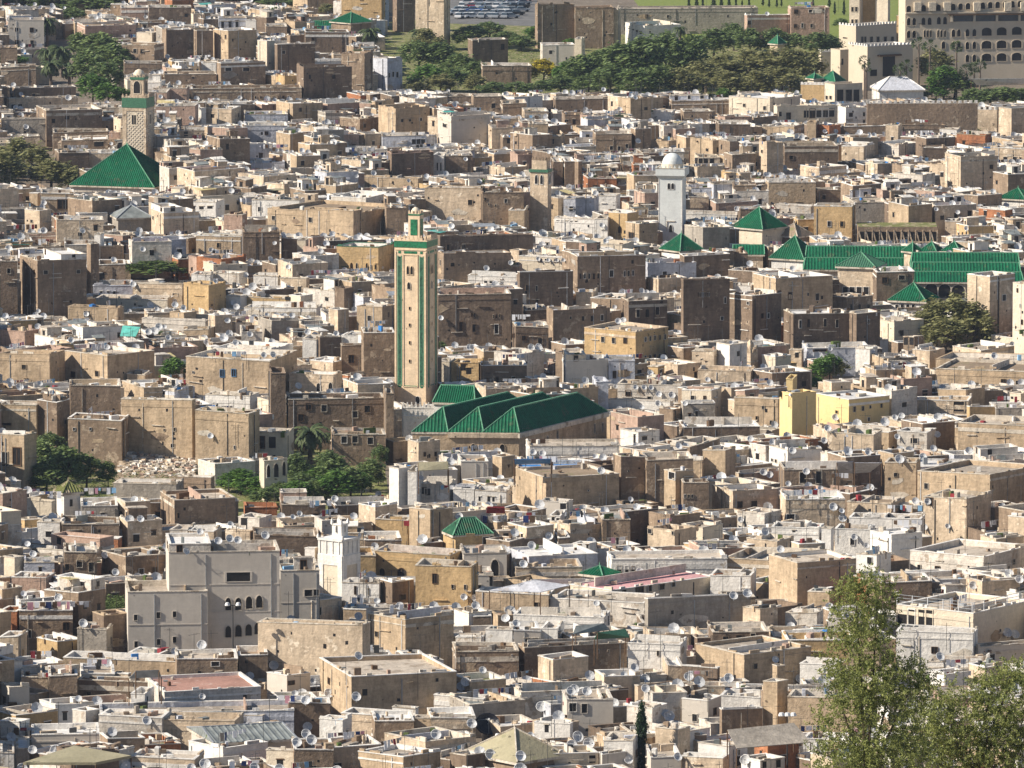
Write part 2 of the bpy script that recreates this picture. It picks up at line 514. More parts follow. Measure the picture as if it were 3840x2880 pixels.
# ------------------------------------------------------------------ tiled hip roofs
def hiproof(S, b, z, rise, hi=0.5, hj=0.5, over=0.35, code='q', cap='Q', ribs=0.34, tag_=''):
    """hip roof on block b; ridge along dr from hi to 1-hi (pyramid when hi = hj = 0.5), or along dl when hj < 0.5"""
    B = Block(add2(b.c, b.dr, -over, b.dl, -over), b.dr, b.wr + 2 * over, b.dl, b.wl + 2 * over, 0, 0)
    P = lambda i, j, zz: B.at(i, j, zz)
    if hj >= 0.5:
        r0, r1 = (hi, 0.5), (1 - hi, 0.5)
    else:
        r0, r1 = (0.5, hj), (0.5, 1 - hj)
    R0, R1 = P(*r0, z + rise), P(*r1, z + rise)
    cs = [P(0, 0, z), P(1, 0, z), P(1, 1, z), P(0, 1, z)]
    if hj >= 0.5:
        sl = [[cs[0], cs[1], R1, R0], [cs[1], cs[2], R1, R1], [cs[2], cs[3], R0, R1], [cs[3], cs[0], R0, R0]]
    else:
        sl = [[cs[0], cs[1], R0, R0], [cs[1], cs[2], R1, R0], [cs[2], cs[3], R1, R1], [cs[3], cs[0], R0, R1]]
    roof = S('tiled_roof' + tag_)
    rb = S('tile_ribs' + tag_)
    for k, (e0, e1, t1, t0) in enumerate(sl):
        pts = [e0, e1, t1] + ([t0] if t0 != t1 else [])
        roof.poly(pts, code)
        if ribs and k in (0, 3, 1):
            e0, e1, t0, t1 = map(Vector, (e0, e1, t0, t1))
            L = (e1 - e0).length
            if L < 0.8: continue
            ax = (e1 - e0) / L
            nrm = (e1 - e0).cross(t0 - e0)
            if nrm.length < 1e-6: nrm = (e1 - e0).cross(t1 - e0)
            nrm.normalize()
            if nrm.z < 0: nrm = -nrm
            up = nrm.cross(ax).normalized()
            if up.z < 0: up = -up
            a0, a1, D = (t0 - e0).dot(ax), (t1 - e0).dot(ax), (t0 - e0).dot(up)
            x = ribs / 2
            while x < L:
                y = D
                if x < a0: y = D * x / a0
                elif x > a1: y = D * (L - x) / (L - a1)
                y = max(0.1, min(D, y))
                p = e0 + ax * x + nrm * 0.02
                q = p + up * y
                w, h = ribs * 0.27, 0.075
                n = len(rb.v)
                rb.v += [tuple(p - ax * w), tuple(p + nrm * h), tuple(p + ax * w), tuple(q - ax * w), tuple(q + nrm * h), tuple(q + ax * w)]
                i_ = rb.mi(code)
                rb.f += [(n, n + 1, n + 4, n + 3), (n + 1, n + 2, n + 5, n + 4), (n, n + 2, n + 1)]
                rb.m += [i_] * 3
                x += ribs
    under = S('eaves' + tag_)
    ring(under, B, over + 0.3, z - 0.3, z - 0.02, 'k', over=0.04)
    rt = S('ridge' + tag_)
    rt.rod(R0, R1, 0.16, cap) if (Vector(R0) - Vector(R1)).length > 0.3 else rt.rod((R0[0], R0[1], R0[2] - .1), (R0[0], R0[1], R0[2] + .55), 0.12, cap, 5, 0.03)
    for c, r in zip(cs, (R0, R1, R1, R0) if hj >= 0.5 else (R0, R0, R1, R1)):
        rt.rod((c[0], c[1], c[2] + .06), (r[0], r[1], r[2] + .06), 0.11, cap)
def merlons(mb, b, f, z, step=0.62, w=0.34, h=0.6, th=0.22, code='k', stepped=True, u0=0, u1=None):
    o, d, n, wd = b.face(f)
    u1 = wd if u1 is None else u1
    k = max(1, round((u1 - u0 - w) / step))
    for i in range(k + 1):
        u = u0 + (u1 - u0 - w) * i / k
        facebox(mb, b, f, u, u + w, z, z + h * 0.6, -th, 0.0, code)
        if stepped:
            facebox(mb, b, f, u + w * .28, u + w * .72, z + h * 0.6, z + h, -th * .9, -0.02, code)

# ------------------------------------------------------------------ solve a block from the picture
PROT = []      # (depth, u0, u1, v_bottom) what must stay visible
def solve(r, xl, xc, xr, yt, yv, a=None, hide=3.0, depth=7.5, skew=None, z0=0.0):
    uc, vt = rp(r, xc, yt)
    _, vv = rp(r, xc, yv)
    ul, _ = rp(r, xl, yt)
    ur, _ = rp(r, xr, yt)
    g = PZ(uc, vv, hide)
    top = PY(uc, vt, g[1])
    H = top[2]
    wl_px, wr_px = uc - ul, ur - uc
    if a is None:
        if wl_px < 7: a = 4
        elif wr_px < 7: a = 80
        else: a = min(72, max(14, math.degrees(math.atan2(wl_px, wr_px))))
    if skew:
        ar, al = skew
    else:
        ar, al = a, a
    ar, al = math.radians(ar), math.radians(al)
    dr, dl = (math.cos(ar), math.sin(ar)), (-math.sin(al), math.cos(al))
    c = (g[0], g[1])
    def length(d, u, dflt):
        k = (u - U0) / F
        D = (CZ - H) * SP
        den = d[0] - k * d[1] * CP
        if abs(den) < 0.05: return dflt
        w = (k * (c[1] * CP + D) - c[0]) / den
        return w
    wr = length(dr, ur, depth) if wr_px >= 7 else (min(depth, 5) if a > 45 else depth)
    wl = length(dl, ul, depth) if wl_px >= 7 else depth
    wr, wl = max(1.0, min(90, wr)), max(1.0, min(60, wl))
    if a < 30: wl = min(wl, 26)
    return Block(c, dr, wr, dl, wl, z0, H), (ul, uc, ur, vt, vv)
def hit_face(b, f, u, v):
    o, d, n, w = b.face(f)
    q = ray(u, v)
    den = q[0] * n[0] + q[1] * n[1]
    t = (o[0] * n[0] + o[1] * n[1]) / den
    x, y, z = q[0] * t, q[1] * t, CZ + q[2] * t
    return (x - o[0]) * d[0] + (y - o[1]) * d[1], z
HAND = []      # footprints
def blocked_by(x, y, m=0.0):
    """free distance from a plan point to the nearest known footprint"""
    best = 99.0
    for b in HAND:
        dx, dy = x - b.c[0], y - b.c[1]
        if abs(dx) > 60 or abs(dy) > 60: continue
        det = b.dr[0] * b.dl[1] - b.dr[1] * b.dl[0]
        i = (dx * b.dl[1] - dy * b.dl[0]) / det
        j = (-dx * b.dr[1] + dy * b.dr[0]) / det
        ex, ey = max(-i, 0, i - b.wr), max(-j, 0, j - b.wl)
        e = math.hypot(ex, ey)
        if e <= 0: return -1
        best = min(best, e)
    return best
# ------------------------------------------------------------------ rooftop things
CL = MB(True)          # small rooftop clutter, joined
FARDISH = MB()
NDISH = [0]
def dish_meshes():
    D = {}
    for key, code in (('ds', 'ds'), ('db', 'db'), ('wf', 'wf')):
        bowl, mast, arm, lnb = MB(), MB(), MB(), MB()
        n = 14
        for k, (r0, y0, r1, y1) in enumerate(((0.0, 0.16, 0.22, 0.13), (0.22, 0.13, 0.38, 0.065), (0.38, 0.065, 0.5, -0.02))):
            for i in range(n):
                a, c = 2 * PI * i / n, 2 * PI * (i + 1) / n
                pts = [(r0 * math.cos(a), y0, r0 * math.sin(a)), (r1 * math.cos(a), y1, r1 * math.sin(a)), (r1 * math.cos(c), y1, r1 * math.sin(c)), (r0 * math.cos(c), y0, r0 * math.sin(c))]
                bowl.poly(pts if r0 > 0 else pts[:3], code)
                if r0 > 0:
                    bowl.poly([(x, y + 0.02, z) for x, y, z in reversed(pts)], 'mt' if code != 'db' else code)
        for i in range(n):
            a, c = 2 * PI * i / n, 2 * PI * (i + 1) / n
            bowl.poly([(0.5 * math.cos(a), -0.02, 0.5 * math.sin(a)), (0.53 * math.cos(a), 0.0, 0.53 * math.sin(a)), (0.53 * math.cos(c), 0.0, 0.53 * math.sin(c)), (0.5 * math.cos(c), -0.02, 0.5 * math.sin(c))], 'wf' if code != 'db' else code)
        arm.rod((0, 0.02, -0.5), (0, -0.42, -0.02), 0.014, 'mt')
        arm.rod((-0.43, 0.02, 0.2), (0, -0.42, 0.02), 0.009, 'mt', 3)
        arm.rod((0.43, 0.02, 0.2), (0, -0.42, 0.02), 0.009, 'mt', 3)
        lnb.rod((0, -0.46, 0), (0, -0.36, 0.0), 0.045, 'wf', 6)
        D[key] = (bowl.mesh('dish_bowl', smooth=True), arm.mesh('feed_arm'), lnb.mesh('receiver'))
    return D
DM = dish_meshes()
_m = MB(); _m.rod((0, 0, 0), (0, 0, 1), 0.035, 'mt', 6)
MASTM = _m.mesh('mast')
def dish(x, y, z, dia=1.15, zmast=0.9, kind='ds', az=None, near=True, wall=None, label=None, s_=False):
    if s_: z += sag(x, y, z)
    return dish_(x, y, z, dia, zmast, kind, az, near, wall, label)
def dish_(x, y, z, dia, zmast, kind, az, near, wall, label):
    """stands on (x, y, z); the bowl's centre is zmast above; faces the camera's side, up and to the right"""
    az = R.gauss(14, 9) if az is None else az
    if not near:
        q = Matrix.Rotation(math.radians(az), 3, 'Z') @ Matrix.Rotation(math.radians(-32), 3, 'X')
        c = Vector((x, y, z + zmast))
        n = 8
        k = len(FARDISH.v)
        for i in range(n):
            a = 2 * PI * i / n
            FARDISH.v.append(tuple(c + q @ Vector((dia / 2 * math.cos(a), -0.04, dia / 2 * math.sin(a)))))
        FARDISH.v.append(tuple(c + q @ Vector((0, 0.14 * dia, 0))))
        i_ = FARDISH.mi(kind)
        for i in range(n):
            FARDISH.f.append((k + i, k + (i + 1) % n, k + n)); FARDISH.m.append(i_)
        FARDISH.rod((x, y + .12, z), (x, y + .12, z + zmast), 0.04, 'mt', 3)
        return
    r = empty('satellite_dish', (x, y, z), None, 'satellite dish', 'satellite dishes on the roofs of the old town')
    mo = bpy.data.objects.new('mast', MASTM); C.objects.link(mo); mo.parent = r
    mo.location = (0, 0.17 * dia, 0); mo.scale = (1.3, 1.3, zmast)
    bowl, arm, lnb = DM[kind]
    bo = bpy.data.objects.new('bowl', bowl); C.objects.link(bo); bo.parent = r
    bo.location = (0, 0, zmast); bo.rotation_euler = (math.radians(-32 + R.uniform(-5, 5)), 0, math.radians(az)); bo.scale = (dia,) * 3
    ao = bpy.data.objects.new('feed_arm', arm); C.objects.link(ao); ao.parent = bo
    lo = bpy.data.objects.new('receiver', lnb); C.objects.link(lo); lo.parent = bo
    if label:
        r['label'] = label
    else:
        look = {'ds': 'grey', 'db': 'black', 'wf': 'white'}[kind]
        look += ' large' if dia > 1.35 else (' small' if dia < 1.0 else '')
        later(r, ' '.join(reversed(look.split())), 'satellite dish', x, y, z + zmast)
    NDISH[0] += 1
def aerial(x, y, z, h, near=True):
    if near:
        r = empty('rooftop_aerial', (x, y, z), None, 'aerial', 'television aerials on thin masts above the roofs')
        mb = MB(); mb.rod((0, 0, 0), (0, 0, h), 0.035, 'mb', 4); mb.obj('mast', r)
        el = MB()
    else:
        r, el = None, CL
        CL.rod((x, y, z), (x, y, z + h), 0.035, 'mb', 3)
    ox, oy, oz = (0, 0, 0) if near else (x, y, z)
    az = R.uniform(-0.5, 0.9)
    ca, sa = math.cos(az), math.sin(az)
    L = R.uniform(0.5, 0.9)
    zz = oz + h * R.uniform(0.85, 0.97)
    el.rod((ox - L * ca, oy - L * sa, zz), (ox + L * ca, oy + L * sa, zz), 0.018, 'mb', 3)
    for i in range(4):
        t = (i / 3 - 0.5) * 1.8 * L
        e = 0.32 - 0.05 * i
        cx, cy = ox + t * ca, oy + t * sa
        el.rod((cx + e * sa, cy - e * ca, zz), (cx - e * sa, cy + e * ca, zz), 0.012, 'mb', 3)
    if near:
        el.obj('aerial_bars', r)
        later(r, 'thin tall' if h > 3.4 else 'thin', 'rooftop aerial', x, y, z + h)
CLOTHS = ['wc', 'wc', 'l', 'dn', 'rd', 'pk', 'cb', 'wc', 'wd', 'mb', 'wc', 'wc', 'v', 'g', 'l']
def laundry(x, y, z, L, ang, near=True, h=1.7):
    d = (math.cos(ang), math.sin(ang))
    if near:
        r = empty('washing_line', (x, y, z), None, 'washing line', 'washing lines hung with clothes on the roofs')
    else:
        r = None
    o = (0, 0, 0) if near else (x, y, z)
    ln = MB() if near else CL
    for t in (0, L):
        ln.rod((o[0] + d[0] * t, o[1] + d[1] * t, o[2]), (o[0] + d[0] * t, o[1] + d[1] * t, o[2] + h + .1), 0.03, 'mb', 3)
    ln.rod((o[0], o[1], o[2] + h), (o[0] + d[0] * L, o[1] + d[1] * L, o[2] + h), 0.012, 'wf', 3)
    if near: ln.obj('line', r)
    t = 0.15
    cols = []
    while t < L - 0.5:
        w, hh = R.uniform(0.2, 0.75), R.uniform(0.3, 1.0)
        c = R.choice(CLOTHS)
        cols.append(c)
        m = MB() if near else CL
        n = (-d[1], d[0])
        a = (o[0] + d[0] * t, o[1] + d[1] * t)
        e = (o[0] + d[0] * (t + w), o[1] + d[1] * (t + w))
        sl = R.uniform(-0.12, 0.12)
        z0, z1 = o[2] + h - hh, o[2] + h
        m.hexa([(a[0] + n[0] * (sl - .02), a[1] + n[1] * (sl - .02), z0), (e[0] + n[0] * (sl - .02), e[1] + n[1] * (sl - .02), z0 + R.uniform(-.1, .1)), (e[0] + n[0] * (sl + .02), e[1] + n[1] * (sl + .02), z0), (a[0] + n[0] * (sl + .02), a[1] + n[1] * (sl + .02), z0)],
               [(a[0] - n[0] * .015, a[1] - n[1] * .015, z1), (e[0] - n[0] * .015, e[1] - n[1] * .015, z1), (e[0] + n[0] * .015, e[1] + n[1] * .015, z1), (a[0] + n[0] * .015, a[1] + n[1] * .015, z1)], c)
        if near: m.obj('cloth', r)
        t += w + R.uniform(0.03, 0.2)
    if near:
        nm = {'wc': 'white', 'dn': 'navy', 'rd': 'red', 'pk': 'pink', 'cb': 'pale blue', 'wd': 'brown', 'mb': 'black', 'tl': 'teal', 'l': 'white', 'v': 'white', 'g': 'grey'}
        u = (list(dict.fromkeys(nm[c] for c in cols)) or ['white'])[:2]
        later(r, '', 'washing line hung with ' + ' and '.join(u) + (' clothes' if len(cols) > 3 else ' cloths'), x, y, z + h)
def clutter(b, zr, n=6, zcap=99):
    """pots, crates, bricks, tanks and boards left on a roof"""
    for _ in range(n):
        i, j = R.uniform(0.08, 0.92), R.uniform(0.06, 0.94)
        x, y, _z = b.at(i, j, zr)
        w, d, h = R.uniform(0.2, 0.9), R.uniform(0.2, 0.7), R.uniform(0.15, 1.0)
        if R.random() < 0.2: w, h = R.uniform(1.0, 2.2), R.uniform(0.3, 1.0)
        a = R.uniform(0, 1.5)
        ca, sa = math.cos(a) * w / 2, math.sin(a) * w / 2
        e, f = -math.sin(a) * d / 2, math.cos(a) * d / 2
        q = [(x - ca - e, y - sa - f), (x + ca - e, y + sa - f), (x + ca + e, y + sa + f), (x - ca + e, y - sa + f)]
        code = R.choice(('w', 'w', 'v', 'k', 'T', 'b', 't', 'wd', 'mt', 'mb', 'p', 'B', 'l', 'sh', 'g', 'w', 'B', 'wd', 'T', 'f9') + (('bt', 'rd', 'o', 'cb') if R.random() < .25 else ()))
        if zr + h < zcap:
            CL.hexa(z3(q, zr), z3(q, zr + h), code)
def sheet(S, b, z, slope=0.35, code='sh', part='lean_to_roof', th=0.06):
    q = b.q()
    lo = [(q[0][0], q[0][1], z), (q[1][0], q[1][1], z), (q[2][0], q[2][1], z + slope), (q[3][0], q[3][1], z + slope)]
    S(part).hexa(lo, [(x, y, zz + th) for x, y, zz in lo], code)
    for x, y in q[:2]:
        S('post' if S.merged is None else part).rod((x, y, b.z0), (x, y, z), 0.05, 'wd', 4)

def weather(S, b, wall, cap, dens=1.0):
    """small openings, patches of newer render, ledges, and a ragged top edge"""
    for f in 'LR':
        w = b.face(f)[3]
        h = b.z1 - b.z0
        if w < 2.2 or h < 2: continue
        n = int(min(w, 30) * min(h, 12) / 9 * dens)
        for _ in range(n):
            u, z = R.uniform(.4, w - .6), b.z1 - R.uniform(.9, min(h - .3, 8))
            t = R.random()
            if t < .38:
                s = R.uniform(.18, .42)
                facebox(S('small_openings'), b, f, u, u + s, z, z + s * R.uniform(.8, 1.6), -.02, .012, 'dk')
            elif t < .5:
                o, d, nn, _w = b.face(f)
                k, rr_ = 8, R.uniform(.4, 1.5)
                pts = [(u + rr_ * R.uniform(.6, 1.5) * math.cos(a * PI / 4), z + rr_ * .6 * R.uniform(.5, 1.2) * math.sin(a * PI / 4)) for a in range(k)]
                pts = [(max(.05, min(w - .05, p)), max(.1, min(b.z1 - .15, q))) for p, q in pts]
                P = [(*add2(o, d, p, nn, .03), q) for p, q in pts]
                S('render_patches').poly(P, R.choice({'b': 'tTg', 'B': 'bbt', 't': 'Tbk', 'T': 'tck', 'w': 'vgk', 'v': 'wkg'}.get(wall, 'kvt')))
            elif t < .8:
                facebox(S('ledges'), b, f, u, min(w, u + R.uniform(.6, 2.4)), z, z + .1, 0, .18, R.choice((cap, wall, 'k')))
            elif t < .9:
                facebox(S('drain_pipe'), b, f, u, u + .07, max(.3, z - 3), b.z1 - .2, 0, .09, R.choice(('mt', 'mb', 'wf')))
        for _ in range(int(w / 2.2 * dens)):
            u = R.uniform(0, w - .5)
            facebox(S('parapet'), b, f, u, min(w, u + R.uniform(.3, 1.8)), b.z1 - .02, b.z1 + R.uniform(.08, .42), -.24, .01, R.choice((cap, wall, wall, 'k')))
def dress(S, b, zr, wall, near, cap_z=999, rich=1.0, hole=None, dishes=True):
    """what stands on a flat roof: an upper room, a stair hut, low dividing walls, a lean-to, clutter, dishes, aerials, washing"""
    free = lambda h: b.z1 + h < cap_z
    big = b.wr > 5.2 and b.wl > 5.2
    other = R.choice(('w', 'v', 'v', wall, wall, 'T', 'g', 'p', 'b', 't', 'l', 'c'))
    if hole is None and big and R.random() < 0.5 * rich:
        side = R.randrange(4)
        k = R.uniform(0.35, 0.55)
        ij = [(0, k, 0, 1), (1 - k, 1, 0, 1), (0, 1, 1 - k, 1), (0.0, 0.6, 1 - k, 1)][side]
        h = R.uniform(1.5, 3.0)
        if free(h - 0.8):
            s = b.sub(*ij, zr, zr + h)
            s = Block(add2(s.c, s.dr, 0.03, s.dl, 0.03), s.dr, s.wr - 0.06, s.dl, s.wl - 0.06, zr, zr + h)
            flatroof(S, s, other, R.choice(('w', 'k', 'v', other)), R.choice(('r1', 'r2', 'r7', 'r1')), 0.45, 'upper_storey')
            for f in 'LR':
                w = s.face(f)[3]
                for q in range(int(w // 2.2)):
                    if R.random() < 0.6:
                        put_window(S, s, f, w * (q + 0.5) / int(w // 2.2), zr + 0.7, R.uniform(.5, .9), R.uniform(.7, 1.0), col=R.choice(('k', 'w', 'wd')))
            clutter(s, s.z1 - 0.45, 2, cap_z)
    for _ in range(1 + (R.random() < 0.5)):
        if R.random() < 0.75 * rich and free(1.4):
            i, j = R.uniform(0.04, 0.7), R.uniform(0.3, 0.72)
            w, d, h = R.uniform(1.5, 2.8), R.uniform(1.4, 2.4), R.uniform(1.7, 2.3)
            i1, j1 = min(0.95, i + w / b.wr), min(0.95, j + d / b.wl)
            s = b.sub(i, i1, j, j1, zr, zr + h)
            walls(S('stair_hut'), s, other if R.random() < .6 else R.choice(('w', 'v', 'b', 'T')))
            q = s.q(-0.12)
            sl = R.choice((0.0, 0.0, 0.3, -0.25))
            lo = [(q[0][0], q[0][1], zr + h), (q[1][0], q[1][1], zr + h), (q[2][0], q[2][1], zr + h + sl), (q[3][0], q[3][1], zr + h + sl)]
            S('hut_roof').hexa(lo, [(x, y, z + .12) for x, y, z in lo], R.choice(('w', 'w', 'k', 'v', 'sh', 'r1')))
            solid(s)
            f = R.choice('LR')
            put_window(S, s, f, s.face(f)[3] * 0.5, zr + 0.05, 0.75, 1.6, col=R.choice(('wd', 'k', 'w')), name='door')
            if R.random() < 0.5: aerial(*s.at(.5, .5, zr + h)[:2], zr + h, R.uniform(1.5, 3), near)
    for _ in range(R.choice((0, 1, 1, 2))):
        if b.wr > 3 and R.random() < 0.8 * rich:
            i = R.uniform(0.2, 0.8)
            if R.random() < 0.5:
                s = b.sub(i, i + 0.18 / b.wr, 0.06, 0.94, zr, zr + R.uniform(0.6, 1.3))
            else:
                s = b.sub(0.06, 0.94, i, i + 0.18 / b.wl, zr, zr + R.uniform(0.6, 1.3))
            if s.z1 < cap_z + 1: S('dividing_wall').hexa(z3(s.q(), s.z0), z3(s.q(), s.z1), R.choice(('w', 'v', other)))
    if R.random() < 0.22 * rich and free(1.2):
        i, j = R.uniform(0.05, 0.5), R.uniform(0.1, 0.5)
        s = b.sub(i, i + 0.4, j, j + 0.35, zr, zr + 1.9)
        sheet(S, s, zr + 1.8, R.uniform(-.3, .5), R.choice(('sh', 'sh', 'mt', 'r8', 'v', 'tl', 'ylw')))
    clutter(b, zr, int(R.uniform(4, 11) * rich), cap_z + 1)
    if dishes:
        for _ in range(R.choice((0, 0, 1, 1, 1, 2)) if near else R.choice((0, 0, 1, 1))):
            x, y, _z = b.at(R.uniform(0.05, 0.95), R.uniform(0.03, 0.5), 0)
            if near and NDISH[0] > 80: break
            dish(x, y, zr, R.choice((0.85, 1.1, 1.2, 1.3, 1.5)), R.uniform(0.7, 1.5), R.choice(('ds', 'ds', 'ds', 'wf')), near=near, s_=True)
        if R.random() < 0.5:
            x, y, _z = b.at(R.uniform(0.05, 0.95), R.uniform(0.1, 0.9), 0)
            aerial(x, y, zr, R.uniform(2.0, 4.2), near and R.random() < .6)
    if R.random() < (0.2 if near else 0.09) * rich:
        x, y, _z = b.at(0.15, R.uniform(0.2, 0.8), 0)
        laundry(x, y, zr, min(5, b.wr * 0.7), math.atan2(b.dr[1], b.dr[0]) + R.uniform(-.2, .2), near)
# ------------------------------------------------------------------ ground
def near_hill(y):
    return max(0.0, 147 - 0.2 * y)
g = MB()
xs = [-1450, -900, -300, -150, -75, 0, 75, 150, 300, 900, 1450]
ys = [-420, 0, 200, 400, 600, 735, 1000, 1300, 1700, 2600, 4250]
for i in range(len(xs) - 1):
    for j in range(len(ys) - 1):
        g.poly([(x, y, near_hill(y)) for x, y in ((xs[i], ys[j]), (xs[i + 1], ys[j]), (xs[i + 1], ys[j + 1]), (xs[i], ys[j + 1]))], 'gr')
g.obj('ground', kind='structure')
def patch(name, pts, code, z=0.03):
    m = MB()
    m.poly([PZ(*rp(*p), z) for p in pts], code)
    return m.obj(name, kind='structure')
m = MB(); a, b_, c_, d_ = PZ(2480, 140), PZ(3400, 160), PZ(3900, -60), PZ(2300, -60)
m.poly([(a[0], a[1], .03), (b_[0], b_[1], .03), (640, 4200, .03), (-60, 4200, .03)], 'f8')
m.obj('green_field', kind='structure')
patch('parking_lot', [(1, 640, 150), (1, 1260, 170), (1, 1270, -60), (1, 640, -60)], 'asp', 0.04)
patch('garden_ground', [(1, 300, 620), (2, 1000, 640), (2, 1100, 60), (1, 200, 140)], 'r6', 0.02)
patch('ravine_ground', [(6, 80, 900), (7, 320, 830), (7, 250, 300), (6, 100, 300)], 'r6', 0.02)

# the air: a thin even haze
hz = MB(); hz.box(-1500, 1500, -450, 4300, -2.0, 164.0, 'w')
ho_ = hz.obj('haze', kind='stuff')
hm_ = bpy.data.materials.new('haze_air'); hm_.use_nodes = True
hn = hm_.node_tree; hn.nodes.clear()
pv = hn.nodes.new('ShaderNodeVolumePrincipled'); pv.inputs['Color'].default_value = (0.62, 0.76, 1.0, 1); pv.inputs['Density'].default_value = HAZE
mo_ = hn.nodes.new('ShaderNodeOutputMaterial'); hn.links.new(pv.outputs[0], mo_.inputs['Volume'])
ho_.data.materials.clear(); ho_.data.materials.append(hm_)
# ------------------------------------------------------------------ landmarks
def protect(b, vv, hgt=None):
    us = [proj(x, y, z)[0] for x, y in b.q() for z in (0, b.z1)]
    PROT.append((min(y for x, y in b.q()), min(us), max(us), vv))
    HAND.append(b)
def panelled(S, b, f, w, z0, z1, code='tg', inner=None):
    pass
# green-banded minaret
b, px = solve('o', 852, 922, 944.5, 522, 868, hide=1.0)
S = Sink('minaret', (b.c[0], b.c[1], 0))
walls(S('shaft'), b, 'm', 0, b.z1)
S('terrace_floor').poly(z3(b.q(), b.z1), 'r1')
zt = b.z1
protect(b, px[4])
solid(b)
m = S('tile_band')
bz = proj
s_here = (rp('o', 0, 536)[1] - rp('o', 0, 520)[1]) / 1.0
mpp = 1 / (F / (b.c[1] * CP + 140 * SP))       # metres per source pixel here
def zat(ov): return PY(px[1], ov * 1.736, b.c[1])[2]
for f in 'LR':
    w = b.face(f)[3]
    facebox(m, b, f, -.04, w + .04, zat(536), zat(521), 0.0, 0.07, 'tg')
    fr = S('frame_moulding')
    for (ua, ub, za, zb) in ((.02, .06, 545, 868), (.94, .98, 545, 868), (.27, .29, 552, 838), (.71, .73, 552, 838), (.02, .98, 540, 542), (.27, .73, 551, 553), (.27, .73, 836, 838)):
        facebox(fr, b, f, w * ua, w * ub, zat(zb), zat(za), 0.0, 0.09, 'm')
    t = S('tile_strip')
    facebox(t, b, f, w * .12, w * .20, zat(833), zat(556), 0.0, 0.05, 'ts')
    facebox(t, b, f, w * .80, w * .88, zat(833), zat(556), 0.0, 0.05, 'ts')
    for c0 in (.095, .205, .775, .885):
        facebox(S('pale_tile_edge'), b, f, w * c0, w * (c0 + .02), zat(835), zat(554), 0.0, 0.06, 'Q')
    for zz in ((549, 544), (838.5, 834.5)):
        facebox(t, b, f, w * .30, w * .70, zat(zz[0]), zat(zz[1]), 0.0, 0.05, 'tg')
        for c0 in (.12, .80):
            facebox(t, b, f, w * c0, w * (c0 + .08), zat(zz[0]), zat(zz[1]), 0.0, 0.05, 'tg')
    ww = 0.55
    for c0 in (.42, .54):
        put_window(S, b, f, w * c0, zat(594), .42, zat(576) - zat(594), 'arch', 'm')
    put_window(S, b, f, w * .45, zat(626), .5, zat(611) - zat(626), 'arch', 'k')
    for o_ in (664, 700, 738, 778):
        put_window(S, b, f, w * .47, zat(o_ + 7), .26, zat(o_) - zat(o_ + 7), 'rect', 'm')
    put_window(S, b, f, w * .72, zat(872), .7, 1.1, 'arch', 'w', 'door')
    merlons(S('merlons'), b, f, zt, step=.72, w=.4, h=.85, code='m')
pb = Block(b.at(-.0, 0, 0)[:2], b.dr, b.wr, b.dl, b.wl, 0, zt)
ring(S('parapet'), pb, 0.25, zt - .02, zt + .14, 'm', over=.1)
lw = 1.85
lb = b.sub(.5 - lw / b.wr / 2, .5 + lw / b.wr / 2, .5 - lw / b.wl / 2, .5 + lw / b.wl / 2, zt, PY(px[1], 462 * 1.736, b.c[1] + 2)[2])
lan = S('lantern')
walls(lan, lb, 'm'); lan.poly(z3(lb.q(), lb.z1), 'r1')
lz = lb.z1 - lb.z0
for f in 'LR':
    w = lb.face(f)[3]
    facebox(S('lantern_panel'), lb, f, w * .2, w * .8, zt + lz * .18, lb.z1 - lz * .22, 0, .05, 'tg')
    facebox(S('lantern_panel'), lb, f, 0, w, lb.z1 - lz * .07, lb.z1 - lz * .015, 0, .06, 'tg')
    merlons(S('merlons'), lb, f, lb.z1, step=.5, w=.26, h=.5, th=.15, code='m')
cx, cy, _ = lb.at(.5, .5, 0)
S('dome').lathe((cx, cy, lb.z1), [(.75, 0), (.72, .35), (.5, .7), (.2, .9), (0.02, .95)], 12, 'c')
S('finial').rod((cx, cy, lb.z1 + .9), (cx, cy, lb.z1 + 2.0), .05, 'mb')
tag(S.done(), 'tall cream minaret with green tile band and tile strips beside the ridged mosque roofs', 'minaret')
# white minaret
b, px = solve('o', 687, 740, 777, 1167, 1297, hide=1.0)
S = Sink('minaret', (b.c[0], b.c[1], 0))
walls(S('shaft'), b, 'w'); S('terrace_floor').poly(z3(b.q(), b.z1), 'r7'); protect(b, px[4]); solid(b)
for f in 'LR':
    w = b.face(f)[3]
    H = b.z1
    fr = S('frame_moulding')
    facebox(fr, b, f, w * .0, w * .22, 0, H - 3.4, 0, .12, 'w')
    facebox(fr, b, f, w * .82, w, 0, H - 3.4, 0, .12, 'w')
    facebox(fr, b, f, 0, w, H - 3.4, H - 2.1, 0, .12, 'w')
    facebox(fr, b, f, 0, w, H - .25, H + .05, 0, .16, 'w')
    for k in range(4):
        facebox(fr, b, f, w * (.06 + .26 * k), w * (.10 + .26 * k), H - 1.9, H - .3, 0, .1, 'w')
    facebox(S('recessed_panel'), b, f, w * .225, w * .815, 0, H - 3.42, 0, .02, 'c')
for i, j in ((0, 0), (1, 0), (0, 1), (1, 1)):
    x, y, _ = b.at(i, j, 0)
    S('corner_merlon').lathe((x, y, b.z1), [(.22, 0), (.2, .3), (.02, .6)], 4, 'w')
lb = b.sub(.36, .74, .3, .68, b.z1, PY(px[1], 1133 * 1.736, b.c[1] + 2)[2])
lan = S('lantern'); walls(lan, lb, 'w'); lan.poly(z3(lb.q(), lb.z1), 'w')
for f in 'LR':
    put_window(S, lb, f, lb.face(f)[3] * .5, lb.z0 + (lb.z1 - lb.z0) * .38, .22, 1.0, 'arch', 'w')
    facebox(lan, lb, f, -.1, lb.face(f)[3] + .1, lb.z1 - .12, lb.z1 + .08, 0, .1, 'w')
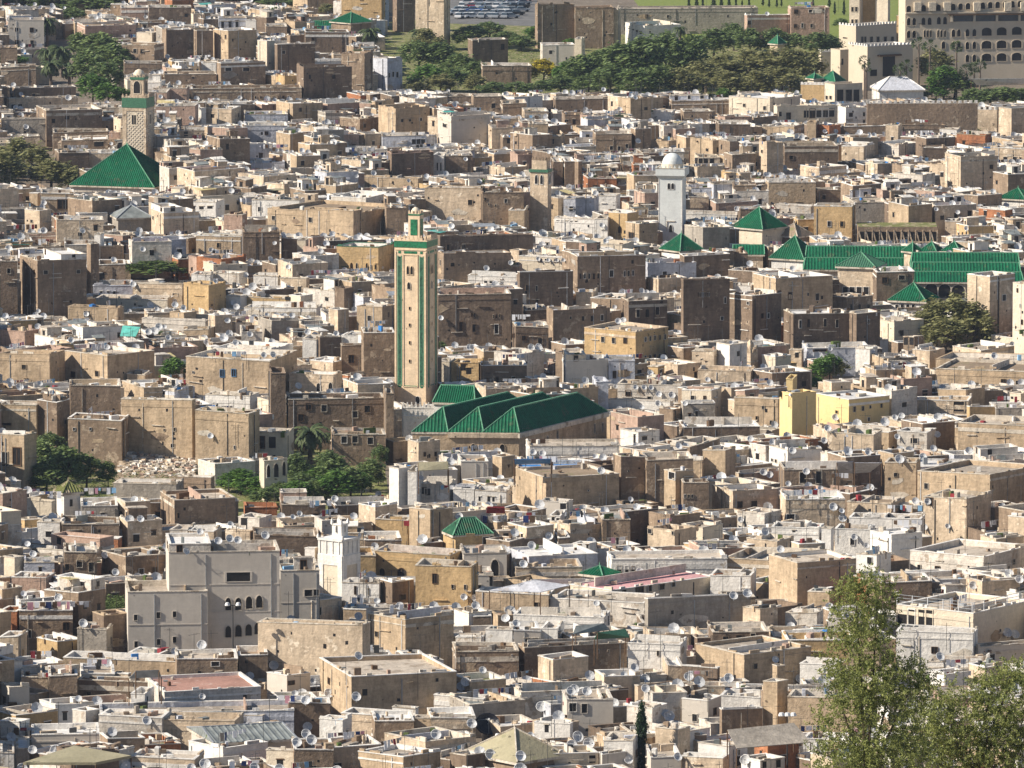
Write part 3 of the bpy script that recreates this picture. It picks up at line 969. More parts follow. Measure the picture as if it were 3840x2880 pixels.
for i, j in ((0, 0), (1, 0), (0, 1), (1, 1), (.5, .5)):
    x, y, _ = lb.at(i, j, 0)
    S('corner_merlon').lathe((x, y, lb.z1), [(.22, 0), (.2, .35), (.02, .75)], 4, 'w')
tag(S.done(), 'white minaret with a recessed cream panel beside the pale apartment block', 'minaret')
# pale domed minaret
b, px = solve('o', 1422.5, 1473.5, 1478, 385, 530, a=80, hide=0.5)
S = Sink('minaret', (b.c[0], b.c[1], 0))
b.wr = b.wl
walls(S('shaft'), b, 's'); protect(b, px[4]); solid(b)
gal = Block(add2(b.c, b.dr, -.5, b.dl, -.5), b.dr, b.wr + 1, b.dl, b.wl + 1, b.z1, b.z1 + 1.75)
gm = S('gallery')
gm.hexa(z3(b.q(), b.z1 - .1), z3(gal.q(), b.z1 + .45), 's')
gm.hexa(z3(gal.q(), b.z1 + .45), z3(gal.q(), gal.z1), 's')
ring(S('parapet'), gal, .2, gal.z1, gal.z1 + .12, 'k', over=.06)
merlons(S('merlons'), gal, 'L', gal.z1 + .12, step=.8, w=.3, h=.45, code='s')
for f in 'L':
    w = b.face(f)[3]
    def zb(ov): return PY(px[1], ov * 1.736, b.c[1])[2]
    for c0 in (.44, .60):
        put_window(S, b, f, w * c0, zb(409), .5, zb(396) - zb(409), 'arch', 'w')
    put_window(S, b, f, w * .52, zb(502), .6, zb(486) - zb(502), 'arch', 'w')
    facebox(S('niche_frame'), b, f, w * .34, w * .37, zb(500), zb(479), 0, .14, 'k')
    facebox(S('niche_frame'), b, f, w * .34, w * .70, zb(479), zb(477.5), 0, .14, 'k')
    facebox(S('corner_trim'), b, f, 0, .14, 0, b.z1 - .2, 0, .05, 'w')
    facebox(S('corner_trim'), b, f, w - .14, w, 0, b.z1 - .2, 0, .05, 'w')
cx, cy, _ = b.at(.5, .5, 0)
S('drum').lathe((cx, cy, gal.z1), [(2.0, -.2), (2.0, .75), (1.9, .75)], 16, 'c')
S('dome').lathe((cx, cy, gal.z1 + .7), [(1.85 * math.cos(t), 2.0 * math.sin(t)) for t in [i * PI / 16 for i in range(9)]], 20, 's')
S('finial').rod((cx, cy, gal.z1 + 2.6), (cx, cy, gal.z1 + 3.7), .06, 'mb')
tag(S.done(), 'pale grey minaret topped by a white dome among the far rooftops', 'minaret')
# chequered minaret
b, px = solve('0', 794, 948, 968, 700, 1085, a=74, hide=0.5)
S = Sink('minaret', (b.c[0], b.c[1], 0))
b.wr = b.wl
walls(S('shaft'), b, 'G'); protect(b, px[4]); solid(b)
top = Block(add2(b.c, b.dr, -.12, b.dl, -.12), b.dr, b.wr + .24, b.dl, b.wl + .24, b.z1, b.z1 + 2.0)
walls(S('tile_band'), top, 'gt'); S('terrace_floor').poly(z3(top.q(), top.z1), 'r1')
for f in 'LR':
    merlons(S('merlons'), top, f, top.z1, step=.8, w=.42, h=.75, code='T')
    w = b.face(f)[3]
    fr = S('frame_moulding')
    facebox(fr, b, f, 0, w * .17, 0, b.z1 - .1, 0, .12, 'T')
    facebox(fr, b, f, w * .92, w, 0, b.z1 - .1, 0, .12, 'T')
    facebox(fr, b, f, w * .17, w * .92, b.z1 - .7, b.z1 - .1, 0, .12, 'T')
    la = S('lattice')
    u0, u1, z0, z1 = w * .2, w * .9, b.z1 - 17, b.z1 - .9
    st = .78
    zz = z0 - (u1 - u0)
    while zz < z1:
        for sg in (1, -1):
            ua, za, ub, zb_ = (u0, zz, u1, zz + (u1 - u0)) if sg > 0 else (u1, zz, u0, zz + (u1 - u0))
            k0, k1 = 0.0, 1.0
            if za < z0: k0 = (z0 - za) / (zb_ - za)
            if zb_ > z1: k1 = (z1 - za) / (zb_ - za)
            if k1 > k0:
                facebar(la, b, f, (ua + (ub - ua) * k0, za + (zb_ - za) * k0), (ua + (ub - ua) * k1, za + (zb_ - za) * k1), .17, .1, 'c')
        zz += st
    wz = PY(px[1], rp('0', 0, 808)[1], b.c[1])[2]
    facebox(S('window_surround'), b, f, w * .36, w * .62, wz - .3, wz + 2.4, 0, .13, 'c')
    for c0 in (.44, .54):
        o, d, n, _w = b.face(f)
        facebox(S('window_opening#' + str(c0)), b, f, w * c0 - .2, w * c0 + .2, wz, wz + 1.9, .1, .15, 'dk')
lb = top.sub(.27, .8, .2, .73, top.z1, PY(px[1], rp('0', 0, 500)[1], b.c[1] + 2)[2])
lan = S('lantern'); walls(lan, lb, 'T'); lan.poly(z3(lb.q(), lb.z1), 'r1')
for f in 'LR':
    w = lb.face(f)[3]
    put_window(S, lb, f, w * .5, lb.z0 + .8, w * .5, (lb.z1 - lb.z0) * .62, 'arch', 'c')
    facebox(lan, lb, f, -.1, w + .1, lb.z1 - .5, lb.z1, 0, .12, 'gt')
    merlons(S('merlons'), lb, f, lb.z1, step=.6, w=.3, h=.5, code='T')
cx, cy, _ = lb.at(.5, .5, 0)
S('dome').lathe((cx, cy, lb.z1), [(1.2, 0), (1.15, .6), (.8, 1.2), (.3, 1.5), (.02, 1.55)], 12, 'c')
S('finial').rod((cx, cy, lb.z1 + 1.5), (cx, cy, lb.z1 + 4.6), .07, 'mb')
tag(S.done(), 'grey minaret with a diamond lattice panel behind the largest green pyramid roof', 'minaret')
# tan minaret in the middle distance
b, px = solve('o', 1145, 1183, 1191, 367, 500, hide=1)
S = Sink('minaret', (b.c[0], b.c[1], 0))
walls(S('shaft'), b, 'T'); protect(b, px[4]); solid(b)
S('roof').poly(z3(b.q(), b.z1), 'r1')
for f in 'LR':
    w = b.face(f)[3]
    for c0 in (.36, .66):
        put_window(S, b, f, w * c0, b.z1 - 2.7, .55, 1.7, 'arch', 'w')
    facebox(S('cornice'), b, f, -.15, w + .15, b.z1 - .5, b.z1 + .05, 0, .22, 'gt')
lb = b.sub(.08, .92, .08, .92, b.z1, b.z1 + 1.7)
walls(S('lantern'), lb, 'T'); S('lantern').poly(z3(lb.q(), lb.z1), 'r3')
for f in 'LR': merlons(S('merlons'), lb, f, lb.z1, step=.7, w=.35, h=.6, code='b')
tag(S.done(), 'square tan minaret with paired arched openings, between the cream and the domed minarets', 'minaret')
# small crenellated turret
b, px = solve('5', 385, 440, 486, 1045, 1140, hide=2)
S = Sink('turret', (b.c[0], b.c[1], 0))
walls(S('wall'), b, 'T'); S('roof').poly(z3(b.q(), b.z1), 'r3'); protect(b, px[4]); solid(b)
for f in 'LR':
    w = b.face(f)[3]
    facebox(S('cornice'), b, f, -.05, w + .05, b.z1 - 1.5, b.z1 - 1.3, 0, .1, 'k')
    merlons(S('merlons'), b, f, b.z1, step=.8, w=.45, h=.9, code='T')
lb = b.sub(.25, .75, .25, .75, b.z1, b.z1 + 1.4)
walls(S('cap'), lb, 'T'); S('cap').hexa(z3(lb.q(), lb.z1), z3(lb.q(.5), lb.z1 + .9), 'T')
tag(S.done(), 'small tan turret with stepped merlons in front of the shaded tall houses', 'turret')

# ridged mosque hall beside the cream minaret
b, px = solve('7', 690, 1150, 1720, 318, 462, skew=(61, 87), hide=1.5)
nv = b.wl / 2 if b.wl < 20 else 6
S = Sink('prayer_hall', (b.c[0], b.c[1], 0))
for k in range(3):
    nb = Block(add2(b.c, b.dl, nv * k), b.dr, b.wr, b.dl, nv, 0, b.z1)
    if k == 0:
        walls(S('wall'), Block(b.c, b.dr, b.wr, b.dl, nv * 3, 0, b.z1), 't')
        HAND.append(Block(b.c, b.dr, b.wr, b.dl, nv * 3, 0, b.z1)); solid(HAND[-1])
    k1 = rp('7', 0, 318)[1] - rp('7', 0, 190)[1]
    apex_i = 0.16
    A = nb.at(apex_i, .5, 0)
    zr = b.z1 + nv * .5 * 1.25
    hiproof(S, nb, b.z1 + .06, zr - b.z1, hi=apex_i * .9, over=0.06 if k else .12, ribs=.5, tag_='#%d' % k)
facebox(S('cornice'), b, 'L', b.wl - nv * 2, b.wl + .2, b.z1 - .7, b.z1 - .02, 0, .4, 'T')
facebox(S('cornice'), b, 'R', -.4, b.wr, b.z1 - .7, b.z1 - .02, 0, .4, 'k')
for x, y in ((855, 418), (1043, 420)):
    u, z = hit_face(b, 'L', *rp('7', x, y)); put_window(S, b, 'L', u, z - .8, .75, 1.5, 'arch', 'T')
for x, y in ((1640, 290), (1692, 283), (1400, 330), (1335, 370)):
    u, z = hit_face(b, 'R', *rp('7', x, y)); put_window(S, b, 'R', u, z - .6, .35, 1.3, 'rect', 'k')
PROT.append((b.c[1] + 12, *sorted((rp('7', 620, 0)[0], rp('7', 1720, 0)[0])), rp('7', 0, 440)[1]))
PROT.append((b.c[1] + 3, rp('7', 340, 0)[0], rp('7', 700, 0)[0], rp('7', 0, 330)[1]))
tag(S.done(), 'mosque hall under four parallel dark green ridged roofs below the cream minaret', 'mosque')
# white crenellated court wall at the minaret foot
for (xa, xb, yt, yv, lab) in (('390', '790', 150, 172, 'white court wall with a row of teeth at the foot of the cream minaret'), ('400', '560', 205, 232, 'short white toothed wall between the dark green hips of the mosque')):
    b, px = solve('7', float(xa), float(xa) + 3, float(xb), yt, yv, a=-4, hide=5, depth=.5)
    S = Sink('court_wall', (b.c[0], b.c[1], 0))
    b.wl = .5
    walls(S('wall'), b, 'w'); merlons(S('merlons'), b, 'R', b.z1, step=.62, w=.36, h=.75, code='w')
    S('coping').hexa(z3(b.q(-.06), b.z1 - .15), z3(b.q(-.06), b.z1), 'w')
    tag(S.done(), lab, 'wall')
# ------------------------------------------------------------------ buildings read off the photograph
# region, left edge, near corner, right edge, top, visible bottom (crop pixels), wall colour, options | windows # label
HB = '''
0 50 55 285 130 300 G W=108,190;205,190;110,272;208,272
0 0 5 112 310 415 b
0 780 785 960 50 112 p
0 960 965 1240 48 130 B roof=r7
0 500 552 880 168 238 p roof=r3
0 885 985 1035 213 275 c
0 775 1000 1062 292 400 b W=822,328;875,328;922,328
0 1050 1078 1255 195 370 b roof=r7
0 1255 1275 1382 198 380 b
0 1382 1480 1662 200 385 t cap=w
0 1410 1418 1600 118 195 l W=1442,160,18,50;1490,160,18,50;1535,160,18,50
0 1592 1660 1668 135 202 w
0 1668 1730 1780 262 462 c
0 1780 1798 2040 288 472 B
0 1720 1724 1860 168 232 b
0 1860 1880 1975 232 290 b
0 1975 1980 2260 205 335 B
0 1405 1432 1720 408 550 b W=1480,448,40,22;1595,448,40,22 roof=sh
0 1308 1398 1402 402 470 w
0 1060 1064 1402 478 545 b W=1250,500,12,12
0 1925 1965 2260 400 432 w roof=r7
0 1922 1968 2280 436 640 B
0 1785 1845 1925 490 560 y
0 1240 1245 1955 572 652 b W=1655,630,10,16;1690,630,10,16;1730,630,10,16;1770,630,10,16;1805,630,10,16;1835,630,12,16;1870,630,10,16
0 800 806 1052 410 475 b
0 80 100 492 568 635 b roof=r7
0 0 5 232 432 545 b
0 40 58 505 640 705 T W=85,690;130,690 roof=r7
0 235 300 662 712 862 b roof=r1
0 0 8 312 768 862 g roof=r7
0 1262 1305 1335 702 812 w
0 1335 1500 1560 702 806 T
0 1580 1590 1865 740 795 l roof=r7
0 1578 1590 1862 812 925 l
0 1790 1898 2092 672 785 t roof=r7
0 2060 2110 2300 735 805 g
0 1790 1880 1965 862 985 t
0 1572 1590 1765 935 1045 l W=1690,1010
0 1150 1158 1360 845 900 T W=1205,870
0 1615 1622 1845 1050 1100 l roof=r7
0 1870 1885 2030 1090 1135 c
0 340 345 700 855 905 b
0 390 400 700 905 965 b W=640,935,60,30
1 0 260 272 -60 118 y cap=y
1 330 360 476 -70 132 B cap=b
1 480 665 705 -70 250 T cap=b
1 1255 1272 1510 28 235 b cap=b
1 1510 1516 1765 52 235 b cap=b
1 1738 1790 1802 62 232 T
1 1800 1806 2700 55 145 g cap=g
1 1840 1965 2200 165 228 w roof=gt W=1890,190,14,14;1915,200,14,14;1940,212,14,14;1865,180,14,14
1 820 850 1080 258 372 B W=1045,300,22,36
1 1298 1304 1512 290 345 G
1 1512 1556 1562 252 345 c
1 905 915 1232 425 492 b W=1005,475,12,12
1 0 150 205 350 590 b roof=r3
1 205 298 395 378 540 l W=335,480,12,34;362,480,12,34;310,490,10,30 roof=r7
1 240 352 572 702 868 t W=393,778,16,20;444,778,16,20;514,778,18,20
1 625 712 962 752 928 G W=672,808,26,26
1 -10 120 242 772 850 b roof=r7
1 258 266 552 880 950 l W=470,920;500,920;530,920
1 850 856 1040 622 718 b W=985,680
1 690 696 850 626 668 b roof=r2
1 1040 1046 1200 668 748 b
1 1180 1186 1342 718 770 T roof=ylw
1 1382 1388 1752 642 718 B
1 1440 1446 1578 742 812 b W=1455,790,20,30;1508,785,20,34;1555,785
1 1640 1648 1882 866 990 b W=1750,955,20,26;1800,955,20,26;1850,945,18,26
1 1985 2140 2146 722 785 w
1 2130 2140 2560 652 710 b roof=r7
1 1350 1424 1432 882 960 t W=1100,910
1 1040 1048 1135 892 965 b W=1085,915;1110,915
1 300 326 598 988 1145 B cap=p
1 595 662 672 1002 1128 w A=622,1075,8,50;645,1075,8,50
1 672 678 850 1002 1125 B
1 0 6 297 968 1010 v W=60,990,10,12;200,990,10,12
1 1370 1376 1436 1042 1205 B
1 1436 1448 1512 1040 1210 B
1 1512 1535 1560 1042 1215 b
1 828 852 976 1024 1072 y
1 950 1060 1215 1085 1135 T W=1120,1165
1 130 496 530 1155 1215 t roof=r3
1 1995 2120 2200 910 960 t
2 400 418 700 100 190 p roof=r7 W=430,150
2 695 702 952 52 190 p W=735,78,24,26;830,75,26,20;912,72,18,22;730,170,18,22;775,170,14,30;835,170,16,24 roof=r2
2 300 565 762 640 738 c roof=r7
2 370 378 525 612 655 v
2 590 612 1002 692 800 c W=632,745,18,30;686,755,26,40;800,735,34,56;840,735,34,56;882,733,34,56;925,733,34,56;965,730,34,56 roof=r7
2 1005 1056 1192 695 812 w W=1090,745,26,26;1175,735,14,26;1175,785,14,26
2 545 722 802 818 872 t
2 805 862 870 792 908 t
2 1315 1396 1420 808 930 T W=1358,902,16,34
2 495 545 652 928 1130 T W=515,985,10,20
2 652 660 1005 945 1088 B
2 1030 1172 1242 945 1035 T
2 1242 1400 1542 935 1002 v roof=r7
2 1775 1960 2000 872 942 o cap=t
2 1665 1778 1800 838 872 w roof=r7
2 1995 2215 2260 962 1055 T A=2032,1035,24,34;2090,1035,24,34;2152,1035,24,34;2196,1038,24,34
2 1550 1556 1722 962 1040 B
2 95 100 242 1020 1060 c W=110,1030;150,1030;190,1030 roof=r7
2 -5 95 272 1080 1150 T
2 750 885 1062 1085 1140 T
2 1185 1262 1400 1062 1135 T roof=r7
2 1700 1800 2040 1015 1230 T
2 230 236 440 800 880 B roof=r7
2 0 6 190 720 780 b roof=r7
2 30 90 185 730 765 w
2 1480 1600 1612 700 732 c
2 1010 1016 1320 820 870 b
2 1400 1406 1700 815 870 b
3 190 243 262 8 95 t
3 262 268 478 10 150 t W=405,80,60,60
3 160 258 332 120 262 T W=205,192,14,20
3 980 1060 1290 130 270 T
3 1210 1398 1455 62 158 w W=1250,97,30,20;1305,97,30,20;1360,97,34,18
3 1450 1570 1602 150 250 p
3 1632 1940 1948 52 158 w
3 1930 2040 2062 15 130 T W=2005,35,18,30
o 578 763 882 462 508 t cap=t roof=r3
3 1572 1578 1812 262 440 B cap=b
3 1822 1832 1925 302 430 B
3 1925 1980 1990 312 382 c
3 1270 1560 1572 292 400 t roof=r6
3 600 640 802 350 440 b roof=w
3 610 650 655 275 440 w
3 128 245 560 445 800 b roof=r7
3 415 420 632 342 452 g
3 0 5 112 445 800 B
3 562 590 640 335 662 b
3 635 640 812 468 600 b W=648,548,20,50;670,540,12,40
3 598 604 862 602 668 l W=655,650,16,18;700,650,16,18;740,650,16,18
3 860 1182 1205 600 705 T W=1135,672,32,20 roof=r2
3 1190 1352 1462 602 762 y cap=y roof=r3
3 1240 1362 1372 532 598 w
3 1642 1800 1812 545 608 w
3 1372 1550 1602 525 592 v roof=r7
3 1812 1985 2005 562 655 T W=1890,632,22,34;1940,632,22,34
3 1662 1700 1905 628 705 B roof=w
3 1465 1558 1602 678 742 w
3 1580 1850 1905 688 742 y
3 1582 2050 2062 752 802 w roof=r7
3 0 160 252 905 1002 p roof=w
3 440 762 802 752 835 t W=560,790
3 620 1085 1095 700 750 c
3 920 1330 1352 830 885 v W=1060,870,10,30 roof=r2
3 2130 2190 2260 760 905 T
3 2060 2074 2212 935 1065 B
3 1960 2050 2062 952 1060 w
3 1190 1350 1362 890 935 t
3 -10 322 418 1055 1240 t roof=r1
3 420 697 1000 1062 1240 t W=475,1185,26,36;630,1185,26,36 cap=k
3 690 940 985 1182 1236 t
3 1205 1748 1925 1090 1310 t W=1440,1172,26,46,bl;1515,1172,26,46,bl;1252,1170,12,14;1300,1220,12,12 cap=k roof=r7
3 1380 1738 1900 1025 1090 w roof=r7
3 2010 2158 2260 1095 1170 T roof=w
3 1560 1566 1700 905 965 v
3 2170 2230 2290 620 760 B
4 -240 78 282 122 285 t cap=t
4 282 292 420 102 270 b cap=b
4 540 902 908 -20 182 T cap=t W=835,70
4 908 914 1182 2 200 b W=932,45,12,20;1065,55,18,26;955,80,10,14;1000,90,10,14 cap=b
4 970 1186 1194 112 212 t
4 1440 1640 1652 42 170 l
4 1652 1780 1792 25 122 w
4 1380 1640 1662 178 258 w roof=r7 W=1400,195,16,14;1430,197,16,14;1460,197,16,14;1490,197,16,14;1520,197,16,14
4 1642 1725 1732 170 298 w
4 1732 1852 1926 135 298 y A=1805,240,18,40
4 1842 1930 2050 205 325 t W=1880,280
4 560 660 662 -8 150 t
4 622 640 1242 290 405 B cap=b roof=r3
4 622 665 1100 402 580 b cap=b
4 1092 1150 1206 378 485 T W=1163,420,14,80
4 1150 1472 1502 425 518 c W=1285,430,22,22;1330,440,22,22;1390,440,22,22;1435,445,22,22 roof=r2 cap=w
4 1258 1376 1390 295 345 w A=1290,335,14,24;1312,335,14,24;1335,335,14,24
4 -30 240 342 362 515 y A=65,480,12,36;100,480,12,36;165,480,12,36;192,490,10,34;222,490,12,34 cap=gt
4 820 1140 1152 545 602 w W=935,578,20,20;970,578,18,20;1040,578,18,20 roof=r7
4 972 1140 1152 478 560 p
4 1142 1156 1502 522 755 B W=1200,620,14,36;1265,620,14,34;1182,700,14,26;1268,700,16,30 roof=w cap=w
4 1472 1530 1972 412 655 b W=1548,542,12,32;1577,540,12,34;1606,540,12,34;1636,540,12,34;1664,538,12,34;1750,522,26,44;1836,520,12,36;1862,520,12,36;1890,520,12,36 roof=w cap=w
4 620 628 1100 662 905 B W=775,875,22,60;860,880,22,50;1005,882,26,60;845,795,8,24;862,795,8,24;985,800,8,24;1005,798,8,24;1025,796,8,24 roof=r1
4 1182 1192 1330 765 835 B cap=k
4 1330 1372 1742 762 960 b W=1565,820,18,40;1625,818,18,44;1690,815,18,40;1485,812,14,20 roof=r2
4 1520 1632 1642 655 742 T
4 1812 1862 2112 705 900 B W=1922,785,22,54;1982,785,22,50;2048,772,24,50 cap=k
4 1575 1907 2118 905 1080 y W=1695,955,20,36;1765,962,20,36;1840,962,20,36;1970,950,14,30;2000,945,14,30;2030,942,14,30;2062,938,14,30;2096,932,14,34;1968,1075,14,36;1998,1070,14,36;2030,1068,14,36;2062,1064,14,36;2094,1058,14,38 roof=r2 cap=T hide=4
4 630 700 712 1100 1225 c
4 712 890 902 1108 1225 y W=790,1120;825,1158
4 900 908 1202 1125 1236 B W=1115,1220,22,50;1010,1220,14,44 roof=r2
4 1448 1456 1726 1092 1238 G roof=r7
4 1726 1732 1902 1095 1238 l W=1770,1190,20,44;1842,1180,18,42
4 1118 1130 1342 872 1015 B
4 1920 1985 2300 462 560 l W=2095,532,26,36;2170,525,16,20 roof=r1
4 1975 2055 2240 562 650 T
4 100 265 345 745 910 t cap=t
4 140 146 345 915 1200 b
4 -5 2 142 992 1160 b W=65,1080,34,50 cap=k
4 0 138 142 925 985 w
4 2110 2120 2230 700 760 T
5 -5 10 305 408 545 B roof=w cap=w
5 -10 4 305 568 960 B W=100,662,5,28;112,662,5,28;124,662,5,28;136,662,5,28;148,662,5,28;160,662,5,28;172,662,5,28;275,702,14,40;255,820,20,24 cap=b roof=w
5 460 602 972 562 830 t W=698,672,24,46;872,678,22,44;812,660,10,20;560,680,20,50 cap=w roof=r7
5 312 440 470 602 665 w
5 305 450 640 672 960 B W=425,720,14,20;555,800,16,34;515,802,14,30
5 655 716 1082 788 990 B W=762,855,16,50;815,850,16,50;922,842,18,50;1000,850,18,50 cap=k
5 1052 1126 1280 785 990 B W=1205,840,12,30 cap=k
5 915 1062 1232 682 785 b W=1090,745,16,34;1145,742,16,32;1200,745,18,32 cap=k
5 1248 1256 1502 515 705 B W=1310,570,34,36;1420,560,40,30
5 1272 1370 1562 838 945 c roof=r2
5 1430 1500 1560 940 1040 b A=1430,960,26,50;1490,960,26,50
5 1845 1988 2152 545 910 T W=2082,690,24,40 roof=r2 cap=w
5 2140 2216 2300 595 980 c W=2170,640,8,26;2190,740,8,26;2200,845,10,30
5 850 1096 1104 98 275 y W=950,210,22,36;1032,210,22,36
5 1102 1110 1322 68 210 g
5 1700 1800 1812 190 275 T
5 862 868 1058 -10 70 b
5 -10 350 352 142 182 w
5 550 556 862 -60 80 t
5 600 830 862 88 150 v W=615,125,22,28;690,140,20,26
5 60 202 242 1030 1130 T W=90,1060,8,8;120,1085,8,8;150,1100,8,8
5 98 440 452 1160 1240 T
5 515 600 700 1060 1130 c
5 690 770 785 1020 1080 T W=740,1055,24,34
5 800 806 1212 1010 1075 l W=890,1030,80,14;1150,1065,50,40 cap=w
5 1120 1212 1262 1020 1115 w
5 1750 1932 2150 1020 1080 T roof=r2
5 1640 2300 2400 1105 1150 t cap=t
5 1640 2300 2420 1162 1250 t W=2080,1230,30,24;2175,1235,30,24 roof=r3
5 2150 2215 2330 905 1080 c
5 1490 1600 1700 1030 1090 T
5 320 326 422 400 480 B
6 790 932 1250 25 100 t W=825,110,18,34 cap=k
6 940 1130 1262 42 100 l W=978,75,18,50;1050,60,40,80 roof=w
6 785 1246 1268 108 440 t W=1118,402,22,26;1132,298,12,24;825,275,12,16;825,310,12,14;1065,295,10,16 cap=k roof=w
6 1330 1620 1680 70 170 w roof=r7
6 1265 1612 1682 190 470 t cap=k roof=r1 W=1520,410,10,24
6 450 456 782 10 210 b cap=k roof=r7
6 -10 236 245 135 285 t W=45,262,50,14 cap=k
6 242 370 448 110 290 B
6 -10 158 236 330 600 t W=30,480,44,90;110,470,50,110 cap=k
6 440 788 800 225 362 b W=480,290,14,20;585,290,12,20 hide=5
6 1590 1860 1872 312 440 c W=1690,372,50,74;1765,372,46,74 cap=k
6 1680 1712 1862 492 628 c A=1740,560,22,80;1790,555,30,90;1840,545,20,90 cap=k roof=r7
6 735 1142 1150 645 730 g cap=k
6 1150 1368 1392 605 700 b cap=k
6 1040 1132 1525 752 905 b W=1155,850,14,34 cap=k roof=r1
6 520 528 762 785 880 g W=665,842,26,26 roof=r7
6 170 335 360 765 855 c roof=w
6 395 402 772 905 1010 b cap=k roof=v
6 240 388 395 895 1000 w
6 50 118 245 962 1032 w
6 688 765 790 1000 1050 o
6 410 418 628 1085 1230 b W=430,1185,26,40;515,1165,36,46;592,1182,32,60 roof=v cap=k
6 150 158 352 1155 1240 l W=260,1205,20,30
6 20 95 155 1130 1240 c
6 660 815 1072 1118 1236 b W=915,1215,30,40;1000,1210,26,44 cap=k roof=v
6 1100 1215 1222 950 1040 v
6 1222 1385 1390 960 1045 T
6 1460 1620 1640 960 1050 T
6 1640 1650 2060 985 1090 B cap=b roof=r2
6 1545 1680 1760 870 945 v W=1580,840
6 1820 1826 2110 780 850 B roof=v
6 1975 2040 2060 1060 1130 w
6 1790 1796 2060 1190 1240 v roof=r7
6 240 560 740 1085 1120 v
7 310 372 432 545 780 w
6 1750 1756 1850 -75 300 B cap=b
6 1875 2160 2216 -60 50 T A=2065,25,26,60;2150,20,26,60
6 1862 1870 2490 95 300 B cap=k W=2000,150;2100,160;2300,200;2380,160;1950,220
7 285 290 340 60 330 b cap=b
6 2150 2160 2500 330 400 b W=2230,365;2300,360;2400,370
7 430 488 496 560 780 w
7 490 512 752 565 660 G roof=r7 cap=w
7 765 776 952 500 600 G cap=w
7 430 500 640 375 500 T W=540,450,12,26;570,460,12,26;610,455,12,26;630,485,16,20 cap=k
7 980 1040 1126 475 600 t W=1085,540,8,14 cap=k
7 1130 1326 1800 608 780 t W=1440,660,10,10;1600,690,10,10;1395,755,10,10 cap=k roof=r3
7 1762 1812 1970 468 735 b W=1860,560,10,10;1930,540,10,10 cap=k
7 1970 1978 2280 485 740 b cap=k roof=r1
7 2092 2165 2280 565 790 t W=2160,590
7 865 1068 1076 690 770 w A=895,740,12,30;955,740,18,36;985,742,14,30
7 725 860 868 680 765 w
7 440 576 722 820 1000 t W=590,905,8,10 cap=k roof=r1
7 222 430 440 880 942 y
7 112 220 362 790 880 T cap=w roof=r2
7 660 740 960 990 1075 y W=1010,1000 roof=r2
7 1352 1482 1702 915 1015 T W=1438,950,18,26 roof=sh cap=k
7 1350 1420 1426 852 930 w W=1372,870,18,36;1402,885,18,36
7 1502 1606 1652 1035 1120 w W=1545,1050,14,44;1595,1060,14,44 roof=r7
7 1685 1692 1872 875 1010 b W=1770,960,8,10 roof=sh cap=k
7 1075 1216 1662 1120 1190 l cap=w roof=r7
7 215 705 785 1105 1240 y A=265,1225,36,60;390,1220,44,60 roof=r4 cap=k
7 780 792 1072 1095 1240 G A=995,1190,50,110 cap=g roof=r1
7 1742 1752 2500 1140 1240 w W=1800,1210,30,50;1850,1210,24,50;1890,1210,18,50 roof=r1 cap=w
7 100 108 222 1115 1240 y cap=k
7 1808 1924 2062 308 390 w W=1900,350,14,60;1965,350,34,26 roof=w
7 1210 1220 1810 400 470 w roof=r1
7 1642 1652 1730 -10 160 l
7 1730 2130 2152 115 160 w roof=r1
7 1790 2200 2212 5 110 v roof=r2
7 510 1100 1110 170 180 w
7 2060 2150 2212 170 240 b
7 1130 1140 1600 540 605 g roof=bt
7 140 150 390 1010 1060 b cap=w
7 1400 1406 1480 1000 1060 B
7 -5 8 112 1040 1240 G
7 480 700 708 650 760 v W=520,690;560,700
7 1290 1460 1500 760 850 G W=1440,690
7 1120 1130 1560 1190 1240 T
7 1985 2160 2300 950 1050 T W=2000,920,24,30;2150,905,14,24
8 628 708 865 62 340 Y cap=Y
8 678 712 722 -32 62 Y cap=Y
8 865 1076 1340 98 258 Y W=1112,165,16,34;1167,158,16,30;1215,145,12,20;1287,140,16,28;1205,225,14,24;1000,180,16,20 roof=w cap=w
8 335 618 632 92 268 t W=522,152,18,20;480,220,14,24;572,245,14,24;372,225,12,20 cap=k
8 -5 185 252 45 220 c W=65,95,26,30;143,100,16,34;145,200,12,30 cap=w
8 -5 2 210 130 240 g W=45,220,16,44;90,205,14,44
8 -5 5 500 278 340 B roof=w cap=w
8 940 1236 1290 325 430 T cap=k roof=r1
8 1390 1582 1642 312 418 v W=1500,370,44,34 roof=r7 cap=w
8 1785 2300 2400 270 430 t roof=r1 cap=k
8 1480 1850 1862 112 195 T W=1790,150,66,66 cap=w
8 1842 1862 2024 150 240 y roof=r7
8 2120 2190 2260 60 150 c W=2165,120,14,30
8 560 680 902 432 530 w W=582,500,12,20;606,505,12,22 roof=w
8 130 276 342 432 605 t cap=k
8 -5 125 130 492 610 t W=40,600,40,26
8 650 658 1102 548 660 b W=780,610,42,70;882,605,36,80 cap=k
8 1310 1512 1522 505 680 t W=1380,585,22,26 cap=k
8 1515 1522 1872 530 592 l W=1595,575,26,30 roof=w cap=w
8 1880 1990 2400 500 570 v roof=w
8 1522 1990 2320 596 760 t cap=k roof=r2
8 1560 1838 2000 742 920 T cap=k roof=r1 W=1600,715
8 190 325 622 695 810 T W=370,782,36,44;462,776,40,40 cap=k
8 660 668 1052 745 880 T cap=w W=700,860,50,36 roof=r7
8 1065 1350 1442 772 830 T cap=k roof=r3
8 1078 1542 1552 872 960 w W=1130,952,30,50;1240,955,28,40 cap=w roof=r1
8 985 1215 1222 942 1060 w
8 1215 1352 1552 975 1108 w cap=w roof=w W=1250,1075
8 1125 1257 1350 1110 1220 w W=1213,1145,30,44
8 415 612 720 1010 1095 T cap=k roof=r1
